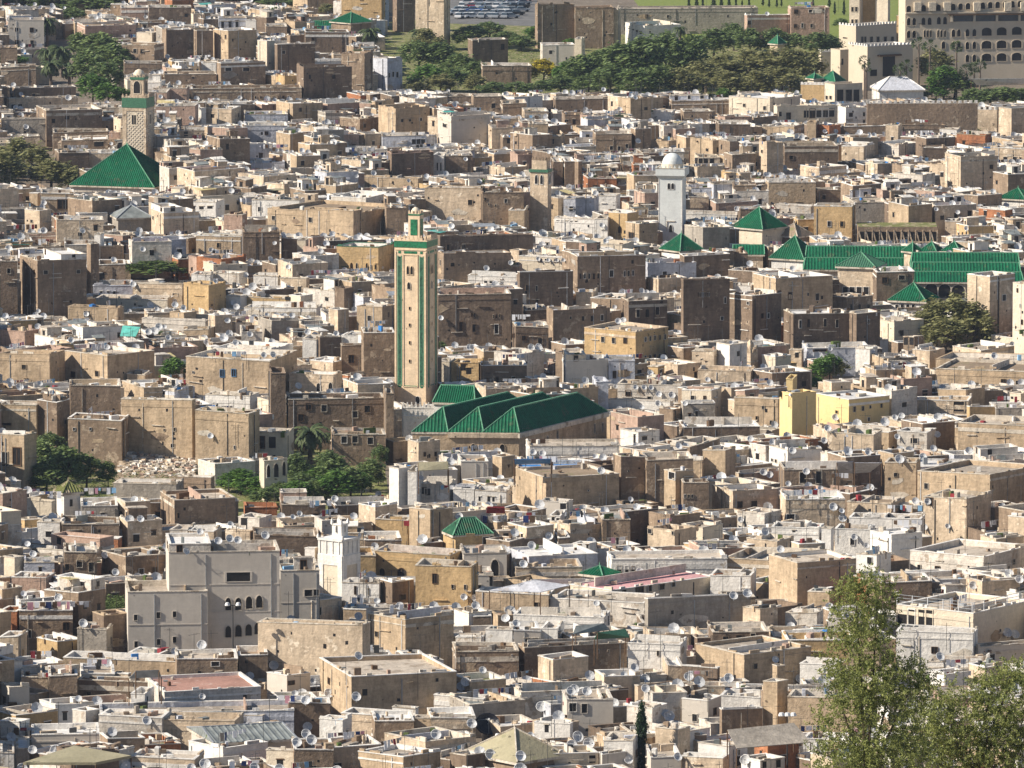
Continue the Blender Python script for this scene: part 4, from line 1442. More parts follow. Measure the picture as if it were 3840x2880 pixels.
8 185 740 900 1150 1235 t cap=k roof=r1
8 560 742 1122 1154 1390 t cap=k roof=r1
8 1475 1950 2260 1120 1200 v cap=w roof=r1
8 575 882 890 932 1005 w W=720,960,20,14
8 2110 2216 2300 860 1010 T
8 1930 2030 2212 1000 1100 T cap=k
8 -5 130 260 925 1005 c roof=r2
8 900 960 980 930 1090 w
8 2024 2030 2240 155 240 g
8 -5 4 170 640 810 b W=12,730,12,24;40,730,12,24;62,730,12,24 cap=k
8 355 530 640 840 905 v roof=r1
8 100 200 350 880 930 b
9 75 298 304 10 102 p cap=w
9 -5 110 118 232 385 o cap=w
9 118 126 470 228 400 b W=430,330;180,380
9 500 690 702 340 480 g roof=r1
9 240 372 560 425 480 y cap=w roof=r2
9 600 674 830 252 455 B cap=t
9 -5 118 130 400 520 T cap=w
9 410 1138 1146 545 640 t cap=w
9 1138 1146 1540 535 705 b W=1395,562,50,30 cap=w roof=r1
9 1540 1548 1735 510 660 b cap=w
9 835 1036 1105 498 565 v cap=w roof=gt
o 557 783 800 1352 1462 T cap=k roof=r1
9 520 528 742 632 720 G cap=w
9 740 830 848 632 705 T cap=w
9 940 1066 1690 748 845 v cap=w roof=r4
9 848 938 946 755 868 w
9 640 652 1905 885 945 l cap=w roof=r2
9 640 1050 1062 912 1005 v cap=w
9 1060 1520 1532 940 1010 T
9 -5 135 192 945 1030 w cap=w roof=r7
9 200 208 642 1030 1085 G cap=w roof=r7
9 1222 1445 1735 1110 1172 w cap=w roof=r2
9 1725 1902 1915 1130 1215 c cap=k
9 2070 2220 2280 925 1040 w cap=w
9 1865 1872 2140 815 915 B cap=w
9 310 318 500 640 780 b cap=w
9 130 140 310 650 710 T cap=k
9 470 556 642 880 995 v cap=w
9 1730 1860 2010 650 750 G W=1860,700,40,26 roof=r7 cap=w
9 -5 4 90 1140 1240 w
9 100 106 190 1110 1190 g
9 850 1260 1270 1180 1240 T cap=w
9 1900 1908 2160 1120 1240 b cap=w
9 1820 2020 2215 165 285 T W=2062,232,36,50 cap=w roof=r1
9 -5 60 190 720 830 G cap=k
9 500 1100 1110 690 760 B roof=v
9 1530 1700 1740 905 940 l roof=tl
10 5 245 252 45 160 w W=90,90,12,50;170,95,16,44 cap=k
10 250 330 470 40 170 B cap=w
10 480 842 850 -60 190 y W=605,20,28,60;722,70,16,24;802,75,14,34 cap=k
10 838 848 985 -5 90 G W=890,72,30,26;1000,15,20,60
10 870 1342 1352 115 215 t cap=w roof=r1
10 1480 1752 2420 95 165 c a=44 W=1830,112,30,50;1932,88,44,40;1995,72,28,40;2075,52,34,40;2150,32,24,30 roof=r5 cap=w
10 1352 1960 2060 165 240 v cap=w roof=r2
10 170 415 728 285 475 t cap=k roof=r2
10 735 744 1150 492 620 b cap=k W=860,535,8,12;1105,520,8,12
10 1148 1188 1850 462 600 b cap=k W=1665,495,12,24;1730,495,12,24
10 1275 1372 1600 540 662 T cap=w
10 1108 1116 1292 350 450 G cap=r7 roof=r7 W=1230,410,90,20
10 935 1108 1114 350 450 w
10 1290 1400 1412 335 440 w cap=w
10 1858 2196 2204 445 600 w W=2052,502,14,34 cap=w
10 352 436 662 560 650 w W=550,605,44,60 roof=r2 cap=k
10 -140 66 746 650 850 t cap=w roof=r1
10 680 830 1190 825 890 g cap=k roof=sh
10 1100 1165 1755 750 800 v cap=k roof=sh
10 1455 1462 1762 800 912 G W=1575,855,36,60;1500,850
10 575 582 870 915 1000 T cap=w
10 452 580 586 920 1000 t
10 280 545 872 1078 1120 T cap=k roof=r2
10 210 218 470 940 1030 b cap=w
10 110 402 642 1178 1260 t cap=w roof=r2
10 1308 1372 1665 1142 1212 c W=1625,1175,40,50 cap=w
10 1250 1482 1500 960 1040 w W=1330,990,26,50
10 1700 1888 1900 1060 1200 w
10 2035 2180 2260 1000 1150 T
10 1670 1690 1842 1140 1210 G cap=w
10 0 380 450 900 950 T roof=r2
10 730 826 975 240 320 w
10 850 856 970 260 320 b cap=w
10 1115 1700 1710 265 330 w roof=w cap=w
10 1390 1500 1870 400 445 T cap=w
10 -5 78 160 300 385 w
10 740 905 925 400 480 v roof=r7
10 1610 1730 1860 740 790 B
10 2000 2006 2200 1170 1250 G cap=w
10 600 920 935 790 850 v roof=r1
10 330 480 500 850 905 w
10 1850 2015 2110 850 950 v cap=w roof=r1
10 2110 2116 2215 580 660 T
11 -240 -225 440 150 330 g a=24 cap=w roof=r7
11 -60 440 448 -5 88 w cap=w
11 390 502 616 205 320 T cap=k roof=r1
11 188 196 560 360 480 B W=278,428,34,70;365,420,36,80;455,412,30,80 roof=r2 cap=k
11 85 398 832 500 650 t cap=k roof=r2
11 80 95 400 400 460 B cap=k
11 582 612 664 570 690 t cap=k
11 522 612 682 688 960 t cap=k
11 680 1130 1140 795 1010 t cap=k roof=r2
11 240 254 518 862 970 b cap=w
11 245 505 512 785 850 w cap=w
11 1385 1882 2260 238 430 c W=1425,270,60,100;1485,275,40,110;1550,275,40,110;1600,270,40,100 roof=r1 cap=w
11 1385 1880 1888 372 570 w
11 1730 1915 2300 462 560 G W=2005,520,34,40 roof=r2 cap=k
11 380 502 662 1195 1300 w W=530,1222,26,44;620,1215,30,50 cap=w roof=r1
11 -5 225 240 585 680 B cap=w
11 -5 165 250 800 900 G cap=w
11 100 300 420 1100 1200 w
11 810 950 1000 95 190 t
11 665 870 950 240 310 v roof=o
11 760 1000 1060 570 650 w
11 1590 1960 1970 560 640 w
11 780 1010 1020 1060 1130 w roof=w
11 -5 260 300 1180 1260 T cap=w
11 1600 1700 1850 640 720 w cap=w
11 1850 1956 2110 600 700 T cap=w
11 2100 2200 2300 120 200 w
'''
REG = {}
HOUSES = []
FAR = MB(True)
def parse():
    for ln in HB.strip().splitlines():
        ln, _, lab = ln.partition('#')
        p = ln.split()
        r = p[0]
        xl, xc, xr, yt, yv = map(float, p[1:6])
        o = dict(q.split('=', 1) for q in p[7:])
        yield r, xl, xc, xr, yt, yv, p[6], o, lab.strip()
specs = list(parse())
for (r, xl, xc, xr, yt, yv, wall, o, lab) in specs:
    b, px = solve(r, xl, xc, xr, yt, yv, a=float(o['a']) if 'a' in o else None, hide=float(o.get('hide', 3)))
    # pull the back in when it would run into a known footprint standing behind
    for _ in range(14):
        if b.wl <= 3.2 and b.wr <= 3.2: break
        pts = [(i, j) for i in (.1, .5, .9) for j in (.1, .5, .9)]
        hit = [(i, j) for i, j in pts if blocked_by(*b.at(i, j, 0)[:2]) < 0]
        if not hit: break
        if px[1] - px[0] < 9 or all(j > .4 for i, j in hit): b.wl = max(3.0, b.wl * 0.85)
        elif px[2] - px[1] < 9 or all(i > .4 for i, j in hit) : b.wr = max(3.0, b.wr * 0.85)
        else: break
    HOUSES.append((r, b, px, wall, o, lab))
    HAND.append(b)
    # what is to be seen of it, so that nothing built later hides it
    PROT.append((b.c[1] + .3 * (b.dr[1] * b.wr + b.dl[1] * b.wl), px[0] + 1, px[2] - 1, px[4]))
RC = ('r1', 'r1', 'r2', 'r3', 'r7', 'r2', 'r1')
_ar = sorted(range(len(HOUSES)), key=lambda i: -((min(HOUSES[i][2][2], 3840) - max(HOUSES[i][2][0], 0)) * (min(HOUSES[i][2][4], 2880) - max(0, HOUSES[i][2][3]))))
BIG = set(_ar[:225])
for n_, (r, b, px, wall, o, lab) in enumerate(HOUSES):
    big = n_ in BIG
    S = Sink('house', (b.c[0], b.c[1], 0)) if big else Sink(merged=FAR)
    roof = o.get('roof', R.choice(RC))
    cap = o.get('cap', R.choice(('k', 'w', 'k', 'v', wall)))
    H = b.z1
    ph = 0.3 if roof == 'w' else (.14 if roof == 'r5' else R.uniform(.35, .8))
    if roof == 'w': roof = 'r7'
    flatroof(S, b, wall, cap, roof, ph)
    nw = 0
    for key, kind in (('W', 'rect'), ('A', 'arch')):
        if key in o:
            for it in o[key].split(';'):
                q = it.split(',')
                x, y = float(q[0]), float(q[1])
                k = (px[1] - px[0]) / 99
                u_, v_ = rp(r, x, y)
                mpp = (b.c[1] * CP + (CZ - 5) * SP) / F / 1.728
                w = float(q[2]) * mpp if len(q) > 2 else .8
                h = float(q[3]) * mpp if len(q) > 3 else 1.0
                f = 'L' if u_ < px[1] else 'R'
                uu, z = hit_face(b, f, u_, v_)
                sk = abs(b.face(f)[1][0])
                w = min(w / max(.25, sk), 3.5)
                wd = b.face(f)[3]
                w = min(w, wd * .9)
                uu = max(w / 2 + .1, min(wd - w / 2 - .1, uu))
                if z - h / 2 < .2 or z + h / 2 > H - .15: z = min(z, H - .2 - h / 2)
                put_window(S, b, f, uu, z - h / 2, w, h, kind, q[4] if len(q) > 4 else R.choice(('k', 'k', 'w', wall, 'wd')))
                nw += 1
    if nw == 0:
        for f in 'LR':
            w = b.face(f)[3]
            for q in range(int(w // 2.6)):
                if R.random() < 0.22 and H > 3:
                    put_window(S, b, f, w * (q + .5) / int(w // 2.6), H - R.uniform(1.9, 2.8), R.uniform(.5, .8), R.uniform(.6, .95), col=R.choice(('k', wall, 'wd')))
                    nw += 1
    # drain pipes, a string course and roof beams on larger walls
    for f in 'LR':
        w = b.face(f)[3]
        if w > 5 and R.random() < .5:
            facebox(S('string_course'), b, f, 0, w, H - R.uniform(.8, 1.4), H - R.uniform(.66, .74), 0, .06, R.choice((cap, wall)))
        if w > 4 and R.random() < .4:
            u = R.uniform(.3, w - .3)
            facebox(S('drain_pipe'), b, f, u, u + .09, .2, H - .5, 0, .1, R.choice(('mt', 'mb', 'k')))
    if wall != 'Y': weather(S, b, wall, cap, .9)
    if b.wr > 2.6 and b.wl > 2.6:
        dress(S, b, H - ph, wall, big, cap_z=H + (1.1 if px[3] > 300 else .6), rich=.35 if px[3] < 400 else .62, dishes=False)
    S.done()
    if not big: continue
    wn = WALLNAME[wall]
    tall = 'tall ' if H > 12 else ('low ' if H < 5.5 else '')
    feat = ''
    if o.get('roof') in ('r4', 'r5', 'o'): feat = ' with a reddish roof'
    elif o.get('roof') == 'r6': feat = ' with a mossy roof'
    elif 'bl' in o.get('W', ''): feat = ' with two blue shuttered windows'
    elif 'A' in o: feat = ' with arched openings'
    elif nw >= 5: feat = ' with many windows'
    elif 1 <= nw <= 4 and ('W' in o): feat = ' with ' + ['one window', 'two windows', 'three windows', 'four windows'][nw - 1]
    elif o.get('roof') in ('r7', 'w'): feat = ' with a white roof'
    tag(S.root, None, 'house', 'houses of the old town')
    later(S.root, tall + wn, 'house' + feat, b.c[0], b.c[1], H - 1)

# ------------------------------------------------------------------ green pyramid pavilions (apex y, then as above)
def pavilion(r, xl, xc, xr, ye, ya, yv, wall, label, a=None, ribs=.42, hide=2.5, wins=(), nopyr=False, prot=True, over=.35, code='q', cap='Q'):
    b, px = solve(r, xl, xc, xr, ye, yv, a=a, hide=hide)
    b.wr = b.wl = max(b.wr, 1.5) if px[1] - px[0] < px[2] - px[1] else max(b.wl, 1.5)
    S = Sink('pavilion', (b.c[0], b.c[1], 0))
    walls(S('wall'), b, wall)
    solid(b)
    A = b.at(.5, .5, 0)
    uA = proj(A[0], A[1], b.z1)[0]
    rise = max(.8, PY(uA, rp(r, 0, ya)[1], A[1])[2] - b.z1)
    hiproof(S, b, b.z1 + .02, rise, ribs=ribs, over=over, code=code, cap=cap)
    for (x, y, w, h) in wins:
        u_, v_ = rp(r, x, y)
        f = 'L' if u_ < px[1] else 'R'
        uu, z = hit_face(b, f, u_, v_)
        put_window(S, b, f, uu, z - h / 2, w, h, 'rect', 'w')
    HAND.append(b)
    if prot: PROT.append((b.c[1] + .85 * (b.dr[1] * b.wr + b.dl[1] * b.wl), px[0], px[2], px[4]))
    S.done()
    tag(S.root, label, 'pavilion', 'green roofed pavilions')
pavilion('0', 470, 990, 1052, 1215, 935, 1244, 'G', 'largest green pyramid roof, in front of the lattice minaret', a=73, hide=1, over=.5)
pavilion('5', 330, 515, 640, 243, 100, 340, 'c', 'green pyramid roof on a cream base just beside the domed minaret', a=50)
pavilion('5', 575, 780, 805, 440, 285, 500, 'w', 'steep green pyramid roof standing in front of the long green mosque roof', a=62)
pavilion('5', 1005, 1242, 1250, 490, 392, 700, 'T', 'weathered gabled green roof on a plain tan tower with four small windows', a=72, wins=((1055, 640, .9, 1.3), (1100, 640, .9, 1.3), (1145, 640, .9, 1.3), (1190, 640, .9, 1.3)), code='gt')
pavilion('5', 1345, 1570, 1580, 712, 590, 755, 'w', 'green pyramid roof with white walls beside the leafy tree below the mosque roof', a=68, wins=((1390, 742, .6, .7), (1425, 742, .6, .7), (1460, 742, .6, .7), (1495, 742, .6, .7)))
for k, (x0, xc, x1, ye, ya, lb_) in enumerate(((1440, 1490, 1545, 388, 330, 'leftmost of four little green pyramids along the mosque roof'), (1545, 1640, 1690, 390, 325, 'second of four little green pyramids from the left on the mosque roof'), (1690, 1790, 1840, 388, 323, 'third of four little green pyramids from the left on the mosque roof'), (1855, 1945, 2000, 385, 335, 'rightmost of four little green pyramids along the mosque roof'))):
    pavilion('5', x0, xc, x1, ye, ya, 395, 'T', lb_, hide=7, prot=False)
pavilion('5', 1690, 1755, 1830, 40, 2, 60, 'T', 'small green pyramid roof far behind, left one of two', ribs=0, prot=False)
pavilion('5', 1850, 1930, 1985, 35, -5, 60, 'T', 'small green pyramid roof far behind, right one of two', ribs=0, prot=False)
pavilion('5', 2050, 2215, 2260, 50, -25, 90, 'w', 'green pyramid roof with white eaves at the far edge of the old town', a=60)
pavilion('4', 2080, 2195, 2330, 385, 270, 430, 'w', 'small green pyramid roof at the foot of the domed minaret', prot=True)
pavilion('1', -70, 60, 192, 150, 80, 220, 'b', 'green pyramid roof on a pavilion by the far fortress wall')
pavilion('2', 900, 985, 1050, 530, 460, 560, 'c', 'green pyramid roof by the cream hotel wing', ribs=0)
pavilion('2', 812, 850, 900, 510, 475, 560, 'c', 'smaller green roof tucked beside the pavilion of the hotel', ribs=0)
pavilion('2', 565, 615, 665, 285, 230, 330, 'T', 'tiny green pyramid roof showing above the garden trees', ribs=0)
pavilion('6', 360, 415, 520, 705, 630, 855, 'w', 'white hut with a mossy green pyramid roof beside the ravine', code='r6', cap='r6', wins=((460, 770, .45, 1.0),))
pavilion('7', 1560, 1690, 1790, 1244, 1180, 1260, 'w', 'green pyramid roof beside the pink roofed terrace', hide=3)
# grey glazed gable
pavilion('3', 742, 765, 978, 170, 85, 250, 'g', 'grey glazed hut with a hipped sheet roof', code='sh', cap='mt', ribs=0)
# brown hip beside the green pyramids
pavilion('5', 610, 740, 840, 290, 205, 330, 'B', 'brown hipped roof between the green pyramid and the ochre cube house', code='r3', cap='k', ribs=0)

# green roofed kiosk on posts
b, px = solve('7', 690, 740, 950, 978, 1070, a=20, hide=3)
S = Sink('kiosk', (b.c[0], b.c[1], 0))
walls(S('wall'), b, 'y', 0, b.z1 - 2.6); S('floor').poly(z3(b.q(), b.z1 - 2.6), 'r4')
for i in (0, .33, .66, .96):
    for j in (0, .94):
        s = b.sub(i, min(1, i + .05), j, min(1, j + .07), b.z1 - 2.6, b.z1)
        S('post#%s%s' % (i, j)).hexa(z3(s.q(), s.z0), z3(s.q(), s.z1), 'wd')
hiproof(S, b, b.z1, 2.0, hi=.32, over=.6)
HAND.append(b); PROT.append((b.c[1], px[0], px[2], px[4]))
tag(S.done(), 'green roofed open kiosk on posts over an ochre terrace', 'kiosk', 'green roofed pavilions')

# long green mosque roofs of the great mosque
def long_roof(r, x0, x1, ye, yr, yv, n, label, wall='T', arches=()):
    b, px = solve(r, x0, x0 + 2, x1, ye, yv, a=-2, hide=2)
    S = Sink('prayer_hall', (b.c[0], b.c[1], 0))
    Yr = None
    A = PY(px[1], rp(r, 0, yr)[1], b.c[1] + 1)
    b.wl = 6.2 * n
    walls(S('wall'), b, wall); solid(b)
    step = 0
    for k in range(n):
        nb = Block(add2(b.c, b.dl, 6.2 * k), b.dr, b.wr, b.dl, 6.2, 0, b.z1 + k * .55)
        vt = rp(r, 0, ye + (yr - ye) * (k + 1) / n)[1]
        ym = nb.at(.5, .5, 0)[1]
        rise = max(1.4, PY(px[1], vt, ym)[2] - nb.z1)
        if k: walls(S('clerestory'), nb, 'gt', b.z1, nb.z1)
        hiproof(S, nb, nb.z1 + .02 * k, rise, hi=.02, over=.05 if k else .3, ribs=.55, tag_='#%d' % k)
    for x, y, w, h in arches:
        u, z = hit_face(b, 'R', *rp(r, x, y)); put_window(S, b, 'R', u, z - h / 2, w, h, 'arch', 'c')
    HAND.append(b); PROT.append((b.c[1] + 5, px[0], px[2], px[4]))
    tag(S.done(), label, 'mosque')
long_roof('5', 790, 1462, 502, 352, 545, 2, 'long green mosque roof behind the plain tan tower, the left one of a pair', arches=((1300, 560, 1.2, 1.2), (1420, 560, 1.6, 1.2)))
long_roof('5', 1482, 2200, 582, 395, 700, 3, 'broad green mosque roof above three dark arches, the right one of a pair', arches=((1610, 645, 2.2, 2.9), (1697, 642, 2.1, 2.4), (1785, 655, 2.3, 2.8)))
long_roof('5', 330, 520, 405, 360, 440, 1, 'low green tiled roof peeping between the two steep pyramid roofs')
long_roof('0', 2030, 2330, 185, 135, 215, 1, 'long green tiled roof beside the fortress wall', wall='b')
# four naves' small green roof near the minaret
b, px = solve('7', 600, 860, 880, 125, 150, a=78, hide=6)
S = Sink('tiled_hall', (b.c[0], b.c[1], 0)); b.wr = 5
walls(S('wall'), b, 'w'); hiproof(S, b, b.z1, 2.3, hj=.12, over=.2)
HAND.append(b); tag(S.done(), 'small bright green hipped hall right behind the ridged mosque roofs', 'mosque')

# timbered ruin
b, px = solve('5', 1130, 1136, 1650, 225, 330, a=-1, hide=2)
S = Sink('timbered_ruin', (b.c[0], b.c[1], 0)); walls(S('wall'), b, 'b'); S('roof').poly(z3(b.q(), b.z1), 'r6'); solid(b)
nb = 11
for k in range(nb):
    u = b.wr * (k + .5) / nb
    z0, z1 = b.z1 - 4.4, b.z1 - .9
    if z0 < .3: z0 = .3
    facebox(S('opening#%d' % k), b, 'R', u - b.wr / nb * .4, u + b.wr / nb * .4, z0, z1, 0, .03, 'dk')
    facebox(S('timber_post#%d' % k), b, 'R', u + b.wr / nb * .44, u + b.wr / nb * .56, z0 - .2, z1 + .3, 0, .3, 'T')
    facebar(S('timber_brace#%d' % k), b, 'R', (u - b.wr / nb * .4, z1), (u + b.wr / nb * .35, z0), .25, .25, 'T')
facebox(S('timber_rail'), b, 'R', 0, b.wr, b.z1 - 2.9, b.z1 - 2.65, 0, .32, 'T')
HAND.append(b); PROT.append((b.c[1], px[0], px[2], px[4]))
tag(S.done(), 'ruined gallery with timber posts and braces behind the green mosque roofs', 'ruin')

# apartment block with arched windows
for (bx, W_, A_, lab) in (
    (('o', 362, 366, 604, 1192, 1400), ('515,1245,62,22', '672,1280,30,18'), ('493,1303,15,30', '515,1303,17,30', '538,1300,17,30', '560,1298,17,30', '493,1363,15,28', '515,1361,17,28', '537,1359,17,28', '556,1356,16,28'), 'large pale grey apartment block with two rows of arched windows beside the white minaret'),
    (('o', 272, 277, 448, 1278, 1405), ('293,1333,9,14', '342,1328,10,15', '377,1326,9,14', '294,1391,9,15', '343,1386,10,15', '377,1381,9,14'), (), 'plain pale grey block with six small square windows in front of the arched one'),
    (('o', 600, 606, 690, 1232, 1340), ('667,1280,22,16', '682,1279,16,15'), (), 'lower pale grey wing between the arched block and the white minaret')):
    b, px = solve(*bx, a=5, hide=3, depth=9)
    S = Sink('apartment_block', (b.c[0], b.c[1], 0))
    flatroof(S, b, 'G', 'k', 'r2', .7)
    mpp = (b.c[1] * CP + 145 * SP) / F * 1.736
    for L_, kd in ((W_, 'rect'), (A_, 'arch')):
        for it in L_:
            x, y, w, h = map(float, it.split(','))
            u, z = hit_face(b, 'R', *rp('o', x, y))
            if 0 < u < b.wr:
                put_window(S, b, 'R', u, z - h * mpp / 2, w * mpp * .82, h * mpp * .9, kd, 'G' if kd == 'rect' else 'k')
    for zz in (b.z1 - 4.2, b.z1 - 7.6):
        facebox(S('string_course'), b, 'R', 0, b.wr, zz, zz + .12, 0, .05, 'G')
    for u in (b.wr * .33, b.wr * .92):
        facebox(S('drain_pipe'), b, 'R', u, u + .1, .2, b.z1 - .4, 0, .1, 'mt')
    dress(S, b, b.z1 - .7, 'v', True, cap_z=b.z1 + 1.6, rich=.6, dishes=False)
    HAND.append(b); PROT.append((b.c[1], px[0], px[2], px[4]))
    tag(S.done(), lab, 'apartment block')
# ------------------------------------------------------------------ hotel
def wing(name, r, xl, xc, xr, yt, yv, wall, a, label, wins=(), cat='hotel wing', hide=1, cap='h', depth=9, mer=False, roof='r1', leftwins=()):
    b, px = solve(r, xl, xc, xr, yt, yv, a=a, hide=hide, depth=depth)
    S = Sink(name, (b.c[0], b.c[1], 0))
    flatroof(S, b, wall, cap, roof, .8)
    mpp = (b.c[1] * CP + 145 * SP) / F / 1.728
    for it in wins:
        x, y, w, h, kd = it
        u_, v_ = rp(r, x, y)
        f = 'L' if u_ < px[1] else 'R'
        u, z = hit_face(b, f, u_, v_)
        if 0 < u < b.face(f)[3]:
            w = min(w * mpp / max(.3, abs(b.face(f)[1][0])), b.face(f)[3] * .8)
            put_window(S, b, f, u, z - h * mpp / 2, w, h * mpp, 'arch' if kd == 'a' else 'rect', 'h' if wall == 'h' else 'c')
    if mer:
        for f in 'LR': merlons(S('merlons'), b, f, b.z1, step=1.0, w=.5, h=.8, code='w', stepped=False)
    HAND.append(b); PROT.append((b.c[1], px[0], px[2], px[4]))
    tag(S.root, label, cat)
    return S, b, px
a_ = 'a'
hw = []
for (x, y) in ((1465, 140), (1500, 140), (1560, 137), (1600, 137), (1660, 133), (1700, 133), (1465, 222), (1500, 222), (1755, 215), (1790, 213), (1845, 212), (1890, 211), (1690, 292), (1755, 295), (1790, 293), (1845, 295), (1890, 293), (1845, 378), (1890, 377)):
    hw.append((x, y, 24, 48, a_))
for x in (1568, 1588, 1608, 1655, 1677, 1700): hw.append((x, 217, 13, 46, a_))
for x in (1970, 2067, 2165, 2260, 2350):
    for y in (205, 290, 373): hw.append((x, y - (x - 1970) * .03, 64, 52, a_))
for k in range(18): hw.append((1465 + k * 48, 58 - k * 2.2, 30, 42, a_))
S, b, px = wing('hotel', '2', 1400, 1440, 2900, -60, 520, 'h', 7, 'long shaded hotel with rows of arched windows and balconies', hw, 'hotel', cap='h', depth=30)
for (x, y, w, h) in ((2030, 118, 600, 44),):
    u, z = hit_face(b, 'R', *rp('2', 1735, 140)); mpp = (b.c[1] * CP + 145 * SP) / F / 1.728
    facebox(S('balcony_recess'), b, 'R', u, b.wr, z, z + 42 * mpp, 0, .04, 'gl')
    facebox(S('balcony_roof'), b, 'R', u - .5, b.wr, z + 42 * mpp, z + 48 * mpp, 0, 1.0, 'wd')
    for k in range(7):
        facebox(S('balcony_post#%d' % k), b, 'R', u + 5.2 * k, u + 5.2 * k + .5, z, z + 42 * mpp, 0, .7, 'h')
    for k, xx in enumerate((1520, 1615, 1712, 1905, 2105, 2210)):
        u, z = hit_face(b, 'R', *rp('2', xx, 70)); facebox(S('parasol_balcony#%d' % k), b, 'R', u - .8, u + .8, z, z + 2, 0, .8, 'c')
    u, z = hit_face(b, 'R', *rp('2', 1735, 95))
    facebox(S('balcony_slab'), b, 'R', 0, b.wr, z + .3, z + .6, 0, .6, 'h')
S.done()
for (nm, xl, xc, xr, yt, yv, wall, a, lab, wn) in (
    ('hotel_tower', 1250, 1328, 1345, -80, 300, 'c', 68, 'bright cream tower slab at the corner of the hotel', ()),
    ('hotel_tower', 1150, 1246, 1252, -80, 290, 'y', 80, 'ochre recess of the hotel towers between two cream slabs', ()),
    ('hotel_tower', 1080, 1144, 1150, -80, 300, 'c', 78, 'white tower with small paired windows at the near end of the hotel', ((1100, 60, 14, 30, 'r'), (1125, 60, 14, 30, 'r'), (1100, 140, 14, 30, 'r'), (1125, 140, 14, 30, 'r')))):
    S, b, px = wing(nm, '2', xl, xc, xr, yt, yv, wall, a, lab, wn); S.done()
S, b, px = wing('hotel_wing', '2', 1385, 1412, 1436, 100, 300, 'y', 60, 'narrow ochre wing joining the hotel tower to its long front'); S.done()
S, b, px = wing('hotel_wing', '2', 1013, 1122, 1386, 168, 330, 'h', 40, 'stepped cream hotel wing with five small windows and a toothed terrace', [(x, 258, 20, 42, 'r') for x in (1165, 1180, 1222, 1265, 1312, 1358)] + [(1052, 245, 24, 8, 'r')], mer=True, cap='w'); S.done()
S, b, px = wing('hotel_wing', '2', 1075, 1196, 1492, 300, 560, 'h', 30, 'lower hotel wing with a large lattice bay and a toothed roof edge', [(1335, 430, 84, 130, 'r'), (1236, 472, 46, 42, 'r')], mer=True, cap='w')
u, z = hit_face(b, 'R', *rp('2', 1335, 362)); facebox(S('bay_hood'), b, 'R', u - 3, u + 3, z, z + .35, 0, .9, 'wd'); S.done()
S, b, px = wing('hotel_wing', '2', 960, 1020, 1080, 322, 520, 'h', 30, 'small stepped cream wing beside the lattice bay wing', [(1033, 400, 14, 40, 'r')]); S.done()
S, b, px = wing('hotel_wing', '2', 880, 896, 1010, 335, 450, 'h', 12, 'low pavilion wing with a toothed edge at the garden side of the hotel', mer=True, cap='w'); S.done()
S, b, px = wing('hotel_arcade', '2', 920, 985, 1165, 545, 665, 'c', 30, 'cream arcade house with a dark glazed front below the hotel', [(1020, 620, 44, 80, 'r'), (1075, 620, 44, 80, 'r'), (1125, 620, 40, 80, 'r'), (935, 632, 14, 24, 'r'), (960, 632, 14, 24, 'r')]); S.done()
S, b, px = wing('garden_lodge', '2', 765, 916, 922, 548, 650, 'y', 76, 'ochre lodge beside the cream arcade house', mer=True, cap='w', cat='lodge'); S.done()
S, b, px = wing('hotel_wing', '2', 1905, 1922, 2600, 402, 505, 'h', 5, 'single storey hotel terrace wing below the wide arches', [(x, 455, 60, 50, 'r') for x in (1990, 2075, 2160)]); S.done()
# awning and white marquee
def sheet_thing(name, r, pts, zs, code, label, cat, th=.08, posts=True):
    """a thin roof whose corners are seen at pts, at heights zs above ground"""
    P = [Vector(PZ(*rp(r, *p), z)) for p, z in zip(pts, zs)]
    c = sum(P, Vector()) / len(P)
    S = Sink(name, (c.x, c.y, 0))
    S('sheet').hexa([tuple(p) for p in P], [(p.x, p.y, p.z + th) for p in P], code)
    if posts:
        for k, p in enumerate(P): S('post#%d' % k).rod((p.x, p.y, max(0, p.z - 3.2)), (p.x, p.y, p.z), .07, 'wd', 5)
    HAND.append(Block((min(p.x for p in P), min(p.y for p in P)), (1, 0), max(p.x for p in P) - min(p.x for p in P), (0, 1), max(p.y for p in P) - min(p.y for p in P), 0, 1))
    us = [rp(r, *p)[0] for p in pts]; vv = max(rp(r, *p)[1] for p in pts)
    PROT.append((min(p.y for p in P), min(us), max(us), vv))
    tag(S.done(), label, cat)
sheet_thing('awning', '2', [(1905, 552), (2260, 550), (2260, 508), (1870, 512)], (4, 4, 5.5, 5.5), 'w', 'long white awning over the hotel terrace among the palms', 'awning')
b, px = solve('2', 1262, 1275, 1560, 585, 640, a=8, hide=1)
S = Sink('marquee', (b.c[0], b.c[1], 0)); b.wl = 9; walls(S('wall'), b, 'w'); hiproof(S, b, b.z1, 2.6, hi=.33, ribs=0, code='l', cap='w'); tag(S.done(), 'white marquee with a bluish hipped roof below the lattice bay', 'marquee'); HAND.append(b); PROT.append((b.c[1], px[0], px[2], px[4]))
